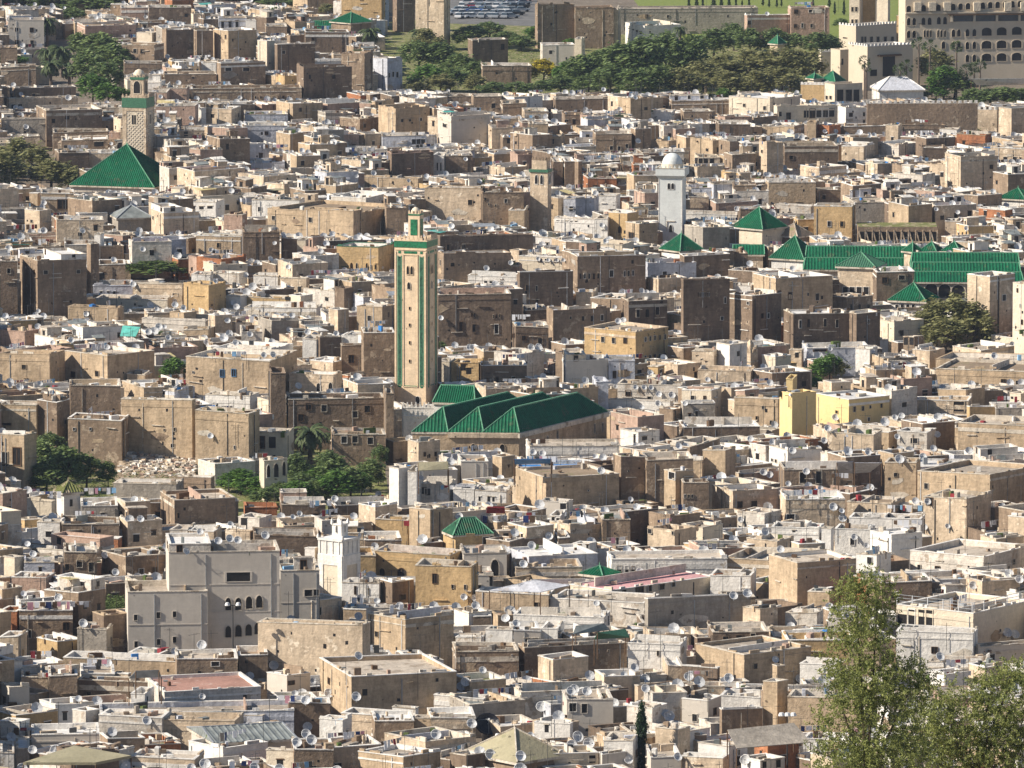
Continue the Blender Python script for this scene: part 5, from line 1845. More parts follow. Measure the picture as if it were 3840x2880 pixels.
# toothed rampart
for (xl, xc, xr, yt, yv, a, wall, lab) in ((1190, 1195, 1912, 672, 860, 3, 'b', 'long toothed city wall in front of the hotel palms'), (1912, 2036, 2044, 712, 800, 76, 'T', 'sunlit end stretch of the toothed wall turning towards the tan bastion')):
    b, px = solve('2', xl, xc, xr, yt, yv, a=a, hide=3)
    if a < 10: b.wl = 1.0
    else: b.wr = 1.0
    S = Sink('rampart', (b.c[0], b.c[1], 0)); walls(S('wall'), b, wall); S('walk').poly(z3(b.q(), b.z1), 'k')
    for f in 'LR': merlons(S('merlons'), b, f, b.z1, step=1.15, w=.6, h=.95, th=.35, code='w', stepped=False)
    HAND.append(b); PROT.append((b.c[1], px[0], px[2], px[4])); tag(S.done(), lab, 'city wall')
b, px = solve('2', 2048, 2130, 2330, 702, 835, a=35, hide=3)
S = Sink('bastion', (b.c[0], b.c[1], 0)); flatroof(S, b, 'T', 'k', 'r3', .6); HAND.append(b); PROT.append((b.c[1], px[0], px[2], px[4])); tag(S.done(), 'tan bastion at the end of the toothed wall by the fan palms', 'bastion')

# ------------------------------------------------------------------ sheets and awnings on the roofs
sheet_thing('tarpaulin', '6', [(1295, 190), (1400, 185), (1392, 140), (1300, 150)], (6.5, 6.5, 7.2, 7.2), 'bt', 'small blue tarpaulin on the roof above the rubble slope', 'tarpaulin')
sheet_thing('awning', '3', [(778, 935), (880, 938), (910, 878), (795, 868)], (6, 6, 7.4, 7.4), 'tl', 'turquoise sheet awning among the white roofs', 'awning')
sheet_thing('tarpaulin', '7', [(1125, 520), (1365, 515), (1360, 487), (1120, 490)], (8.6, 8.6, 9.6, 9.6), 'bt', 'long blue tarpaulin on the roof in front of the ridged mosque', 'tarpaulin')
sheet_thing('carpet', '7', [(940, 838), (1062, 838), (1058, 802), (945, 800)], (5.4, 5.4, 6.6, 6.6), 'rd', 'dark red carpets airing on a roof wall', 'carpet', .15, False)
sheet_thing('canopy', '8', [(1010, 575), (1110, 580), (1105, 505), (1000, 510)], (7, 7, 9, 9), 'l', 'steep lilac canopy beside a wider one on a tan house', 'canopy')
sheet_thing('canopy', '8', [(1110, 580), (1215, 572), (1290, 512), (1115, 512)], (7, 7, 9, 9), 'l', 'wide lilac canopy with its corner pulled towards the tan house', 'canopy')
sheet_thing('courtyard_roof', '10', [(960, 95), (1290, 108), (1480, 62), (1250, 28)], (7, 7, 7.6, 8.2), 'l', 'pale metal courtyard roof beside the green pyramid and pink terrace', 'metal roof')
def gable_sheet(r, xl, xc, xr, ye, yr, yv, a, code, label, cat='sheet roof', wall='G', hi=0.02, pyr=False, over=.4):
    b, px = solve(r, xl, xc, xr, ye, yv, a=a, hide=3)
    S = Sink('sheet_roofed_hall', (b.c[0], b.c[1], 0)); walls(S('wall'), b, wall); solid(b)
    A = b.at(.5, .5, 0)
    rise = max(.6, PY(px[1], rp(r, 0, yr)[1], A[1])[2] - b.z1)
    hiproof(S, b, b.z1, rise, hi=.5 if pyr else hi, ribs=0 if pyr else .8, code=code, cap='mt' if not pyr else 'k', over=over)
    HAND.append(b); PROT.append((b.c[1], px[0], px[2], px[4])); tag(S.done(), label, cat)
gable_sheet('9', 1240, 1400, 1900, 1080, 965, 1135, 18, 'sh', 'grey corrugated sheet roof with a low ridge on a long hall')
gable_sheet('10', 815, 1140, 1432, 1205, 985, 1250, 42, 'r8', 'beige hipped felt roof in front of the big black dish', pyr=True, wall='b')
sheet_thing('lean_to_roof', '11', [(350, 1120), (830, 1080), (720, 955), (290, 1000)], (7, 7, 8.5, 8.5), 'g', 'wide grey sloping roof near the lamp mast', 'sheet roof')
sheet_thing('flat_roof_deck', '9', [(150, 1225), (620, 1225), (850, 1180), (480, 1115)], (6.5, 6.5, 6.8, 6.8), 'r8', 'olive felt roof deck at the bottom edge of the town', 'roof deck', .3)
sheet_thing('lean_to_roof', '9', [(835, 665), (1045, 655), (1030, 612), (880, 618)], (7, 7, 7.9, 7.9), 'mt', 'pale metal lean-to beside the long shaded terrace wall', 'sheet roof')
sheet_thing('lean_to_roof', '10', [(1500, 380), (1740, 350), (1700, 310), (1520, 325)], (7, 7, 7.8, 7.8), 'sh', 'crumpled grey sheet roof among the white walls', 'sheet roof')
sheet_thing('lean_to_roof', '10', [(1640, 410), (1868, 400), (1840, 345), (1660, 370)], (6.5, 6.5, 7.4, 7.4), 'gt', 'dull green sheet roof next to the crumpled grey one', 'sheet roof')
sheet_thing('lean_to_roof', '7', [(500, 565), (695, 555), (690, 505), (500, 510)], (8.5, 8.5, 9.4, 9.4), 'r8', 'beige shed roof by the three white pillars', 'sheet roof')

# ------------------------------------------------------------------ trees and plants
def leaf_cloud(mb, cents, per, size, code, rr=1.0, asp=.55, flat=0.0, rnd=R):
    i_ = mb.mi(code)
    g, u = rnd.gauss, rnd.uniform
    for (cx, cy, cz, cr) in cents:
        for _ in range(per):
            dx, dy, dz = g(0, .5) * cr, g(0, .5) * cr, g(0, .42) * cr
            s = size * u(.6, 1.35)
            a, t = u(0, 2 * PI), u(-1.0, 1.0) if not flat else u(-flat, flat)
            ax = (math.cos(a) * s, math.sin(a) * s, s * .4 * t)
            bx = (-math.sin(a) * s * asp * math.cos(t), math.cos(a) * s * asp * math.cos(t), s * asp * math.sin(t) + s * asp * .3)
            x, y, z = cx + dx, cy + dy, cz + dz
            n = len(mb.v)
            mb.v += [(x - ax[0], y - ax[1], z - ax[2]), (x + bx[0] * .6, y + bx[1] * .6, z + bx[2] * .6), (x + ax[0], y + ax[1], z + ax[2]), (x - bx[0] * .6, y - bx[1] * .6, z - bx[2] * .6)]
            mb.f.append((n, n + 1, n + 2, n + 3)); mb.m.append(i_)
def crown_mesh(code, seed, n=42, per=62, size=.055, sq=.75, loose=.0):
    rnd = random.Random(seed)
    mb = MB(); ce = []
    for _ in range(n):
        a, e = rnd.uniform(0, 2 * PI), rnd.uniform(-.35, 1.0)
        k = rnd.uniform(.45, 1.0) ** .6 * (1 + loose * rnd.uniform(-.4, .5))
        cz = math.sin(e * PI / 2); h = math.cos(e * PI / 2)
        ce.append((k * h * math.cos(a) * .42, k * h * math.sin(a) * .42, .5 + k * cz * .42 * sq, rnd.uniform(.08, .17)))
    leaf_cloud(mb, ce, per, size, code, rnd=rnd)
    return mb.mesh('crown')
CR = {k: [crown_mesh(c, s + 10 * i, **kw) for i, s in enumerate((1, 2, 3))] for k, c, s_, kw in (
    ('d', 'f1', 0, {}), ('o', 'f2', 0, dict(n=36, per=56, loose=.6)), ('b', 'f3', 0, {}), ('y', 'f4', 0, {}), ('g', 'f9', 0, dict(sq=.5)))}
tm = MB(); tm.rod((0, 0, 0), (0.02, 0, .45), .035, 'bk', 7, .02)
for a in range(5):
    t = a * 1.26
    tm.rod((0.02, 0, .3 + .03 * a), (.25 * math.cos(t), .25 * math.sin(t), .62), .014, 'bk', 5, .006)
TRUNK = tm.mesh('trunk')
KN = dict(d='dark green', o='olive', b='bright green', y='yellow flowering', g='weedy green')
def tree(r, x, ytop, ybase, wpx, kind='d', hide=0.0, label=None, group='trees in the gardens and ravines', noun='tree', base=None):
    """wpx: crown width in crop pixels"""
    u, vb = rp(r, x, ybase); _, vt = rp(r, x, ytop)
    p = PZ(u, vb, hide)
    H = PY(u, vt, p[1])[2]
    mpp = (p[1] * CP + 145 * SP) / F / 1.728
    w = wpx * mpp
    o = empty('tree' if noun == 'tree' else noun.replace(' ', '_'), (p[0], p[1], 0), label, noun, group)
    t = bpy.data.objects.new('trunk', TRUNK); C.objects.link(t); t.parent = o; t.scale = (w, w, H)
    c = bpy.data.objects.new('crown', R.choice(CR[kind])); C.objects.link(c); c.parent = o
    c.scale = (w * 1.1, w * 1.1, H * 1.02); c.rotation_euler = (0, 0, R.uniform(0, 6))
    if not label: later(o, KN[kind], noun, p[0], p[1], H * .8)
    HAND.append(Block((p[0] - w * .2, p[1] - w * .2), (1, 0), w * .4, (0, 1), w * .4, 0, H))
    PROT.append((p[1] - w * .2, u - wpx / 3.6, u + wpx / 3.6, vb - (ybase - ytop) * .12))
for t in '''
0 640 190 420 300 d|0 720 260 480 280 d|0 560 300 560 260 d|0 690 380 620 240 d|0 600 450 690 220 b|0 700 520 700 200 b|0 780 340 520 170 d|0 520 190 400 170 d|0 800 560 690 120 b
0 120 880 1150 330 o|0 30 960 1250 300 o|0 330 1020 1240 320 o|0 230 940 1180 260 o|0 440 1090 1250 180 o
0 120 -40 60 300 d|0 330 -50 70 300 d|0 560 -40 90 330 d|0 470 40 150 200 d|0 1170 85 180 190 b|0 700 -60 40 260 d|0 50 340 440 260 b|0 2130 20 110 150 o|0 1800 -30 60 260 d|0 1600 -60 30 300 d|0 150 560 620 150 d
1 560 170 380 200 o|1 500 240 480 280 d|1 640 250 480 260 d|1 760 330 500 240 d|1 560 400 600 260 b|1 700 420 600 280 d|1 480 500 620 170 o|1 830 150 320 260 d|1 960 130 260 220 d|1 1060 190 300 200 d|1 1160 220 330 230 d|1 1270 150 300 190 b|1 870 380 560 220 d|1 640 470 620 220 o|1 990 520 630 240 d|1 1140 520 630 220 d
1 1310 360 560 200 y|1 1450 380 580 170 b|1 1540 330 600 260 d|1 1420 470 620 220 d|1 1660 300 590 300 d|1 1800 240 600 330 d|1 1950 200 590 330 d|1 2100 170 560 300 d|1 1740 400 640 260 d|1 1900 420 650 280 d|1 2050 400 640 260 d|1 2190 430 640 230 o|1 1600 470 630 220 d|1 1290 510 630 170 d|1 870 470 620 160 o|1 1480 240 330 120 b
2 60 190 560 260 d|2 200 160 400 260 d|2 330 130 330 200 d|2 430 160 380 230 d|2 600 160 380 200 d|2 130 380 620 300 o|2 270 330 600 300 o|2 420 300 580 330 o|2 560 300 590 330 o|2 700 290 590 320 o|2 800 310 560 250 o|2 640 420 640 300 o|2 480 440 640 300 o|2 300 450 640 280 o|2 60 470 640 260 o|2 880 190 380 240 d|2 960 210 370 160 d|2 720 200 360 180 d|2 270 560 660 110 b|2 1030 110 200 120 d
2 1640 300 560 260 o|2 1690 400 640 220 b|2 1760 470 640 230 d|2 1990 560 690 260 d|2 2100 550 700 260 d|2 2190 560 690 230 d|2 1380 560 650 200 d|2 1640 560 650 160 b|2 1520 570 650 150 d|2 1880 560 690 180 d|2 970 330 470 120 d
2 1820 800 890 200 g
3 1010 415 575 400 g
3 1120 1055 1250 190 b
4 930 905 1000 220 d|4 645 960 1040 90 d
5 1640 680 1020 330 o|5 1760 640 1030 360 o|5 1880 680 1040 300 o|5 1700 800 1060 330 o|5 1950 850 1030 160 o
5 880 1060 1250 170 b|5 950 1030 1240 170 b|5 1020 1080 1240 130 o
6 330 290 520 200 d|6 270 330 640 240 d|6 430 370 700 300 d|6 560 430 690 240 d|6 300 480 720 260 d
6 1560 530 720 260 b|6 1650 590 740 230 b|6 1800 620 760 220 d|6 1920 610 770 240 b|6 2060 600 760 260 d|6 2180 540 760 250 b|6 1730 660 790 230 d|6 1480 590 700 160 b
7 60 520 740 220 d|6 1915 430 650 170 d|6 2130 410 640 210 d|7 -70 470 700 230 d|7 190 470 700 210 d|7 250 380 560 120 d|6 1960 560 720 200 d|6 2060 520 700 180 b|7 130 560 740 160 b|6 700 480 680 120 d|7 -30 540 740 200 b|7 240 590 660 100 d|7 1560 270 360 180 d
9 730 130 240 200 g|8 1790 1030 1110 260 d|8 870 -60 60 120 b'''.replace('\n', '|').split('|'):
    q = t.split()
    if len(q) >= 6:
        k = q[5]
        tree(q[0], float(q[1]), float(q[2]), float(q[3]), float(q[4]), k, noun='shrub' if k == 'g' else 'tree')
# palms
def palm_meshes():
    cr, fan = MB(), MB()
    rnd = random.Random(5)
    for k in range(44):
        a = k * 2.399; e = rnd.uniform(-.35, 1.15)
        L = rnd.uniform(.85, 1.1); p = Vector((0, 0, 0)); seg = 7
        for i in range(seg):
            el = e - i * .28
            d = Vector((math.cos(a) * math.cos(el), math.sin(a) * math.cos(el), math.sin(el))) * L / seg
            q = p + d
            sd = Vector((-math.sin(a), math.cos(a), 0)); w = .13 * math.sin(PI * (i + 1.2) / (seg + 1.5))
            for s in (1, -1):
                cr.poly([p, q, q + sd * w * s + Vector((0, 0, -.06)), p + sd * w * s * .8 + Vector((0, 0, -.06))][::s], 'f6')
            p = q
    for k in range(34):
        a = k * 2.399; e = rnd.uniform(-.8, 1.3)
        d = Vector((math.cos(a) * math.cos(e), math.sin(a) * math.cos(e), math.sin(e)))
        sd = d.orthogonal().normalized(); up = d.cross(sd)
        c = d * .55
        for j in range(7):
            t = (j - 3) * .3
            dd = (d * math.cos(t) + sd * math.sin(t)) * .48
            fan.poly([c, c + dd * .6 + up * .04, c + dd, c + dd * .6 - up * .04], 'f6')
    return cr.mesh('fronds'), fan.mesh('fronds')
PCR, PFAN = palm_meshes()
pt = MB()
for k in range(8): pt.rod((0, 0, k / 8), (0, 0, (k + 1) / 8), .5 - .02 * k, 'pb', 7, .46 - .02 * k)
PTR = pt.mesh('trunk')
def palm(r, x, yc, ybase, rpx, fan=False, tw=.5, hide=0):
    u, vb = rp(r, x, ybase); _, vc = rp(r, x, yc)
    p = PZ(u, vb, hide); H = PY(u, vc, p[1])[2]
    mpp = (p[1] * CP + 145 * SP) / F / 1.728
    o = empty('palm_tree', (p[0], p[1], 0), None, 'palm tree', 'palms')
    t = bpy.data.objects.new('trunk', PTR); C.objects.link(t); t.parent = o; t.scale = (tw, tw, H)
    c = bpy.data.objects.new('crown', PFAN if fan else PCR); C.objects.link(c); c.parent = o
    k = rpx * mpp * (1.35 if fan else 1.1); c.location = (0, 0, H); c.scale = (k, k, k * .95); c.rotation_euler = (0, 0, R.uniform(0, 6))
    later(o, 'tall slender fan' if fan and H > 9 else ('small fan' if fan else 'bushy'), 'palm', p[0], p[1], H)
    PROT.append((p[1], u - rpx / 1.73, u + rpx / 1.73, vc + rpx * .5)); HAND.append(Block((p[0] - 1, p[1] - 1), (1, 0), 2, (0, 1), 2, 0, 3))
for q in (('0', 305, 150, 300, 95), ('0', 400, 330, 500, 110), ('0', 330, 420, 560, 90), ('0', 450, 440, 560, 85), ('0', 300, 340, 480, 80), ('1', 190, 210, 350, 85), ('1', 500, 210, 330, 70), ('6', 2010, 320, 520, 150), ('2', 1985, 800, 870, 70), ('2', 2140, 810, 880, 80), ('1', 2195, 190, 320, 55), ('1', 1025, 470, 530, 45), ('2', 150, 510, 600, 40), ('7', -60, 330, 480, 60), ('4', 925, 940, 1000, 60)):
    palm(*q, tw=.8)
for q in (('2', 1178, 395, 650, 34), ('2', 1528, 285, 590, 40), ('2', 1600, 300, 600, 38), ('2', 1772, 305, 630, 36), ('2', 1408, 455, 655, 42), ('2', 1448, 430, 655, 38), ('2', 1612, 430, 630, 30), ('2', 1835, 460, 640, 40), ('2', 1888, 440, 640, 34), ('2', 1925, 425, 650, 36), ('2', 1815, 500, 640, 30), ('2', 1190, 440, 640, 28)):
    palm(*q, fan=True, tw=.55)
# cypresses
cy_ = MB(); rnd = random.Random(9)
for k in range(90):
    t = rnd.random(); a = rnd.uniform(0, 2 * PI)
    rr = (.5 * (1 - t) ** .6 * min(1, .35 + t * 5)) * rnd.uniform(.5, 1.0)
    leaf_cloud(cy_, [(rr * math.cos(a) * .9, rr * math.sin(a) * .9, t, .12)], 40, .06, 'f7', rnd=rnd)
CYM = MB(); CYM.v = [(x, y, z if z > 0 else -z * .2) for x, y, z in cy_.v]; CYM.f, CYM.m, CYM.k = cy_.f, cy_.m, cy_.k
CYM = CYM.mesh('crown')
def cypress(r, x, yt, yb, wpx, label=None, hide=0):
    u, vb = rp(r, x, yb); _, vt = rp(r, x, yt)
    p = PZ(u, vb, hide); H = PY(u, vt, p[1])[2]
    mpp = (p[1] * CP + 145 * SP) / F / 1.728
    o = empty('cypress_tree', (p[0], p[1], 0), label, 'cypress', 'cypress trees')
    t = bpy.data.objects.new('trunk', TRUNK); C.objects.link(t); t.parent = o; t.scale = (3, 3, H * .5)
    c = bpy.data.objects.new('crown', CYM); C.objects.link(c); c.parent = o; c.location = (0, 0, .3); c.scale = (wpx * mpp, wpx * mpp, H)
    if not label: later(o, 'slim dark', 'cypress', p[0], p[1], H)
    PROT.append((p[1], u - wpx / 3, u + wpx / 3, vb)); HAND.append(Block((p[0] - 1.2, p[1] - 1.2), (1, 0), 2.4, (0, 1), 2.4, 0, 3))
cypress('10', 1945, 855, 1330, 130, 'single dark cypress standing at the bottom edge of the picture')
for x, yt, yb, w in ((40, -20, 80, 30), (90, -30, 70, 36), (130, -10, 75, 26), (200, -40, 60, 40), (250, -30, 70, 36), (300, -20, 60, 32), (345, -10, 75, 24), (385, 10, 80, 22), (430, -10, 60, 24), (520, -20, 40, 22), (560, -10, 50, 20), (610, 0, 50, 22), (845, 0, 60, 20), (950, -30, 50, 26), (985, 20, 95, 22), (1045, 10, 100, 26), (640, -5, 45, 18)):
    cypress('2', x, yt, yb, w)
# the big leafy trees on the near hillside
def hill_tree(label, ell, Yd, seed, leaf=.15, dens=120):
    rnd = random.Random(seed)
    mb = MB(); i_ = mb.mi('f5'); tk = MB()
    base_u = ell[0][0]
    pb_ = PY(base_u, 2880 + 60, Yd)
    zb_ = near_hill(Yd)
    root = empty('hillside_tree', (pb_[0], Yd, zb_), label, 'tree')
    for (u, v, ru, rv, n) in ell:
        c = PY(u, v, Yd); s = F / (Yd * CP + 60 * SP)
        rx, rz = ru / s, rv / s
        for _ in range(int(n * 2.0)):
            a, k = rnd.uniform(0, 2 * PI), math.sqrt(rnd.random())
            x = c[0] + rx * k * math.cos(a); z = c[2] + rz * k * math.sin(a)
            y = Yd + rnd.gauss(0, .8) * min(rx, 1.8)
            L = rnd.uniform(.5, 1.0)
            th, ph = rnd.uniform(0, 2 * PI), rnd.uniform(-.2, 1.25)
            d = Vector((math.cos(th) * math.cos(ph), math.sin(th) * math.cos(ph), math.sin(ph)))
            if rnd.random() < .06: tk.rod((x, y, z), tuple(Vector((x, y, z)) + d * L), .012, 'bk', 3)
            sd = d.orthogonal().normalized(); w2 = d.cross(sd)
            for j in range(26):
                t = rnd.uniform(.0, 1)
                q = Vector((x, y, z)) + d * L * t
                t2 = rnd.uniform(0, 2 * PI)
                ld_ = (d * rnd.uniform(.2, 1) + (sd * math.cos(t2) + w2 * math.sin(t2)) * 1.1).normalized()
                lw_ = ld_.cross(Vector((rnd.uniform(-1, 1), rnd.uniform(-1, 1), rnd.uniform(-1, 1)))).normalized()
                l_, w_ = leaf * rnd.uniform(.7, 1.3), leaf * .2
                m_ = q + ld_ * l_ * .5
                n_ = len(mb.v)
                mb.v += [tuple(q), tuple(m_ + lw_ * w_), tuple(q + ld_ * l_), tuple(m_ - lw_ * w_)]
                mb.f.append((n_, n_ + 1, n_ + 2, n_ + 3)); mb.m.append(i_)
        tk.rod((pb_[0], Yd + .4, pb_[2]), (c[0], Yd + .3, c[2] - rz * .2), .1, 'bk', 6, .03)
    tk.rod((pb_[0], Yd + .4, zb_ - .5), (pb_[0], Yd + .4, pb_[2] + .3), .32, 'bk', 9, .14)
    org = (pb_[0], Yd, zb_)
    tk.obj('trunk', root, org)
    mb.obj('crown', root, org)
hill_tree('tall leafy tree on the near hillside with a loose narrowing crown', [(3250, 2720, 190, 170, 230), (3230, 2490, 130, 160, 150), (3215, 2320, 105, 150, 110), (3290, 2270, 75, 120, 55), (3330, 2600, 170, 120, 130), (3420, 2560, 75, 80, 45), (3180, 2860, 150, 80, 75), (3330, 2830, 160, 80, 110), (3210, 2215, 60, 50, 22), (3130, 2560, 60, 60, 18)], 384, 21)
hill_tree('broad leafy tree crown filling the bottom corner beside the taller tree', [(3640, 2760, 200, 150, 230), (3790, 2640, 130, 130, 110), (3720, 2840, 220, 100, 170), (3560, 2670, 110, 90, 70), (3450, 2800, 120, 110, 95), (3800, 2530, 60, 50, 22), (3720, 2580, 70, 50, 28), (3860, 2760, 90, 160, 80)], 393, 33)
# ------------------------------------------------------------------ rubble slope, undergrowth
rb = MB()
rr = random.Random(3)
for _ in range(900):
    x, y = rr.uniform(770, 1270), rr.uniform(430, 620)
    if x < 1150 and y > 620 - (x - 760) * .1: pass
    p = PZ(*rp('6', x, y), max(0, (620 - y) * .014))
    s = rr.uniform(.15, .6)
    a = rr.uniform(0, 3)
    ca, sa = math.cos(a) * s, math.sin(a) * s
    q = [(p[0] - ca, p[1] - sa), (p[0] + sa * .7, p[1] - ca * .7), (p[0] + ca, p[1] + sa), (p[0] - sa * .7, p[1] + ca * .7)]
    z = max(0, (620 - y) * .014)
    rb.hexa(z3(q, z - .1), z3(q, z + s * rr.uniform(.3, 1)), rr.choice(('v', 'w', 'k', 'T', 'p', 'g')))
rb.obj('rubble', kind='stuff')
m = MB()
P = lambda x, y, z: PZ(*rp('6', x, y), z)
m.poly([P(740, 630, 0.05), P(1270, 630, .05), P(1270, 420, 2.7), P(780, 420, 2.7)], 'r3')
m.obj('rubble_slope', kind='structure')
ug = MB(); ce = []
for (r, x0, x1, y0, y1, n) in (('6', 760, 1330, 540, 640, 60), ('6', 1180, 1350, 470, 520, 40), ('6', 770, 1040, 760, 860, 60), ('6', 100, 760, 600, 760, 90), ('0', 60, 180, 320, 420, 40), ('1', 300, 2200, 560, 640, 160), ('1', 300, 1300, 250, 560, 200), ('1', 1300, 2200, 260, 560, 120), ('2', 0, 1000, 250, 560, 120), ('6', 1440, 2300, 560, 760, 120), ('2', 1640, 2260, 380, 600, 60), ('2', 0, 1000, 560, 650, 90), ('2', 1250, 2200, 600, 690, 100), ('9', 600, 830, 150, 250, 60), ('7', 640, 1030, 620, 690, 30), ('8', 1700, 1900, 1040, 1110, 40), ('5', 1350, 1640, 180, 230, 30)):
    for _ in range(n):
        p = PZ(*rp(r, rr.uniform(x0, x1), rr.uniform(y0, y1)), 0.3 if r != '9' else 3.0)
        ce.append((p[0], p[1], p[2], rr.uniform(.6, 1.4)))
leaf_cloud(ug, ce, 45, .17, 'f9')
ug.obj('undergrowth', kind='stuff')
for q in ((( '6', 80, 900)), ):
    pass
NOGO = []          # pixel rectangles of ground where no house stands: region, x0, x1, y0, y1
def nogo(r, x0, x1, y0, y1):
    a, b_ = rp(r, x0, y0), rp(r, x1, y1)
    NOGO.append((a[0], b_[0], a[1], b_[1]))
nogo('1', 240, 2212, -60, 610); nogo('2', -10, 1000, -60, 600); nogo('2', 1000, 2300, -60, 690)
nogo('0', 220, 800, 180, 680); nogo('0', -10, 450, 900, 1250); nogo('6', 200, 1270, 470, 780); nogo('6', 740, 1270, 360, 780); nogo('6', 80, 760, 290, 740)
nogo('6', 1440, 2300, 560, 770); nogo('6', 1870, 2220, 200, 600); nogo('7', -10, 300, 300, 740); nogo('5', 1560, 2020, 900, 1060)
nogo('7', 340, 620, 160, 330); nogo('9', 600, 830, 140, 250); nogo('4', 640, 1080, 900, 1010); nogo('3', 0, 240, 780, 830); nogo('3', 820, 1200, 520, 590)
nogo('6', 640, 770, 610, 780)

for (r, x0, x1, yg, yv) in (('6', 760, 1270, 650, 625), ('6', 80, 720, 760, 690), ('6', 1440, 2212, 770, 735), ('7', 0, 290, 740, 690), ('3', 820, 1200, 590, 570), ('5', 1500, 2010, 1060, 1010), ('1', 300, 2212, 640, 590), ('2', 0, 800, 640, 600)):
    PROT.append((PZ(*rp(r, x0, yg), 0)[1], rp(r, x0, 0)[0], rp(r, x1, 0)[0], rp(r, 0, yv)[1]))
# ------------------------------------------------------------------ the rest of the old town
def hmax_at(x, y, half, yb):
    """the greatest height here that hides nothing placed by eye"""
    u, v = proj(x, y, 6)
    s = F / (y * CP + 150 * SP)
    ua, ub = u - half * s, u + half * s
    h = 99
    for (Y, p0, p1, vv) in PROT:
        if Y > y - 1 and p0 < ub - 6 and p1 > ua + 6:
            z = PY(u, vv, min(yb, Y))[2]
            if z < h: h = z
    return h
cells = []
Y = 838.0
row = 0
while Y < 1995:
    step = 6.6
    xm = (Y * CP + 150 * SP) / F * 2100 + 8
    X = -xm + R.uniform(0, 4)
    while X < xm:
        sz = R.choice((2.4, 2.8, 3.2, 3.6, 4.2, 5.4)) if R.random() < .7 else R.uniform(2.2, 3.6)
        x, y = X + sz, Y + R.uniform(-2.4, 2.4)
        cells.append((x, y, sz))
        X += sz * 2 - R.uniform(0, .9)
    Y += step * R.uniform(.88, 1.05)
    row += 1
FILL = []
import mathutils
from mathutils import noise as mn
for (x, y, sz) in cells:
    u, v = proj(x, y, 3)
    if v < -60: continue
    if any(a <= u <= b_ and c <= v <= d for a, b_, c, d in NOGO): continue
    if 1400 < u and v < 330: continue
    free = blocked_by(x, y)
    if free < 1.4: continue
    ang = math.radians(18 + 34 * mn.noise((x * .02, y * .006, 3.1)) + R.uniform(-6, 6))
    if R.random() < .2: ang += math.radians(R.uniform(15, 35))
    hw_ = min(sz, free * .8)
    hd_ = min(R.uniform(2.5, 4.0), free * .8)
    if hw_ < 1.3: continue
    H = 6.2 + 3.2 * mn.noise((x * .03, y * .03, 7.7)) + R.gauss(0, 1.1 if y < 1150 else 1.3)
    hm = hmax_at(x, y - hd_, hw_, y + hd_)
    if hm < 2.4:
        H = 0
    H = max(2.8, min(H, hm - .1))
    if hm < 2.6: continue
    dr = (math.cos(ang), math.sin(ang)); dl = (-dr[1], dr[0])
    c = (x - dr[0] * hw_ - dl[0] * hd_, y - dr[1] * hw_ - dl[1] * hd_)
    FILL.append((Block(c, dr, hw_ * 2, dl, hd_ * 2, 0, H), hm, hw_))
# gap fillers: small low sheds where the blocks leave bare ground
FILL.sort(key=lambda t: t[0].c[1])
NEAR_N = 85
bigger = [t for t in FILL if t[2] > 2.6]
near_set = set(id(t) for t in bigger[:NEAR_N])
WC = ['b', 'b', 'b', 't', 't', 'T', 'T', 'T', 'B', 'w', 'v', 'v', 'g', 'p', 'p', 'c', 'y', 'l', 't', 'b', 'v', 'B', 'T', 'o', 'T', 't', 'b', 't']
for t in FILL:
    b, hm, half = t
    near = id(t) in near_set
    S = Sink('house', (b.c[0], b.c[1], 0)) if near else Sink(merged=FAR)
    wall = R.choice(WC)
    cap = R.choice(('w', 'w', 'k', 'v', wall, 'k'))
    ph = R.uniform(.5, .95)
    roof = R.choice(('r1', 'r1', 'r2', 'r2', 'r3', 'r7', 'r7', 'r4') if R.random() < .5 else ('r1', 'r2', 'r7', 'v', 'r1'))
    if R.random() < .03: roof = 'r6'
    hole = None
    if half > 3 and R.random() < .3 and b.z1 > 4.5:
        hole = b.sub(.32, .62, .34, .66, 0, 0)
    flatroof(S, b, wall, cap, roof, ph, hole=hole)
    H = b.z1
    weather(S, b, wall, cap, .8 if near else .5)
    for f in 'LR':
        w = b.face(f)[3]
        n = int(w // 2.3)
        for q in range(n):
            if R.random() < .42 and H > 3.4:
                put_window(S, b, f, w * (q + .5) / n, H - R.uniform(1.9, 3.1), R.uniform(.5, .9), R.uniform(.6, 1.1), 'arch' if R.random() < .15 else 'rect', R.choice(('k', 'w', wall, 'wd')))
            if R.random() < .2 and H > 6:
                put_window(S, b, f, w * (q + .5) / n, H - R.uniform(4.6, 5.2), R.uniform(.5, .9), R.uniform(.7, 1.1), 'rect', R.choice(('k', 'wd', wall)))
    dress(S, b, H - ph, wall, near, cap_z=hm, rich=1.0 if half > 2.5 else .6, hole=hole)
    if near:
        S.done()
        feat = {'r4': ' with a reddish roof', 'r7': ' with a white roof', 'r6': ' with a mossy roof', 'r3': ' with an earth roof'}.get(roof, '')
        if hole is not None: feat = ' with an open courtyard'
        tag(S.root, None, 'house', 'houses of the old town')
        later(S.root, ('tall ' if H > 9 else 'low ' if H < 4.6 else '') + WALLNAME[wall], 'house' + feat, b.c[0], b.c[1], H)
FAR.obj('distant_houses', kind='stuff')['label'] = 'crowded flat roofed houses of the old town further up the slope'

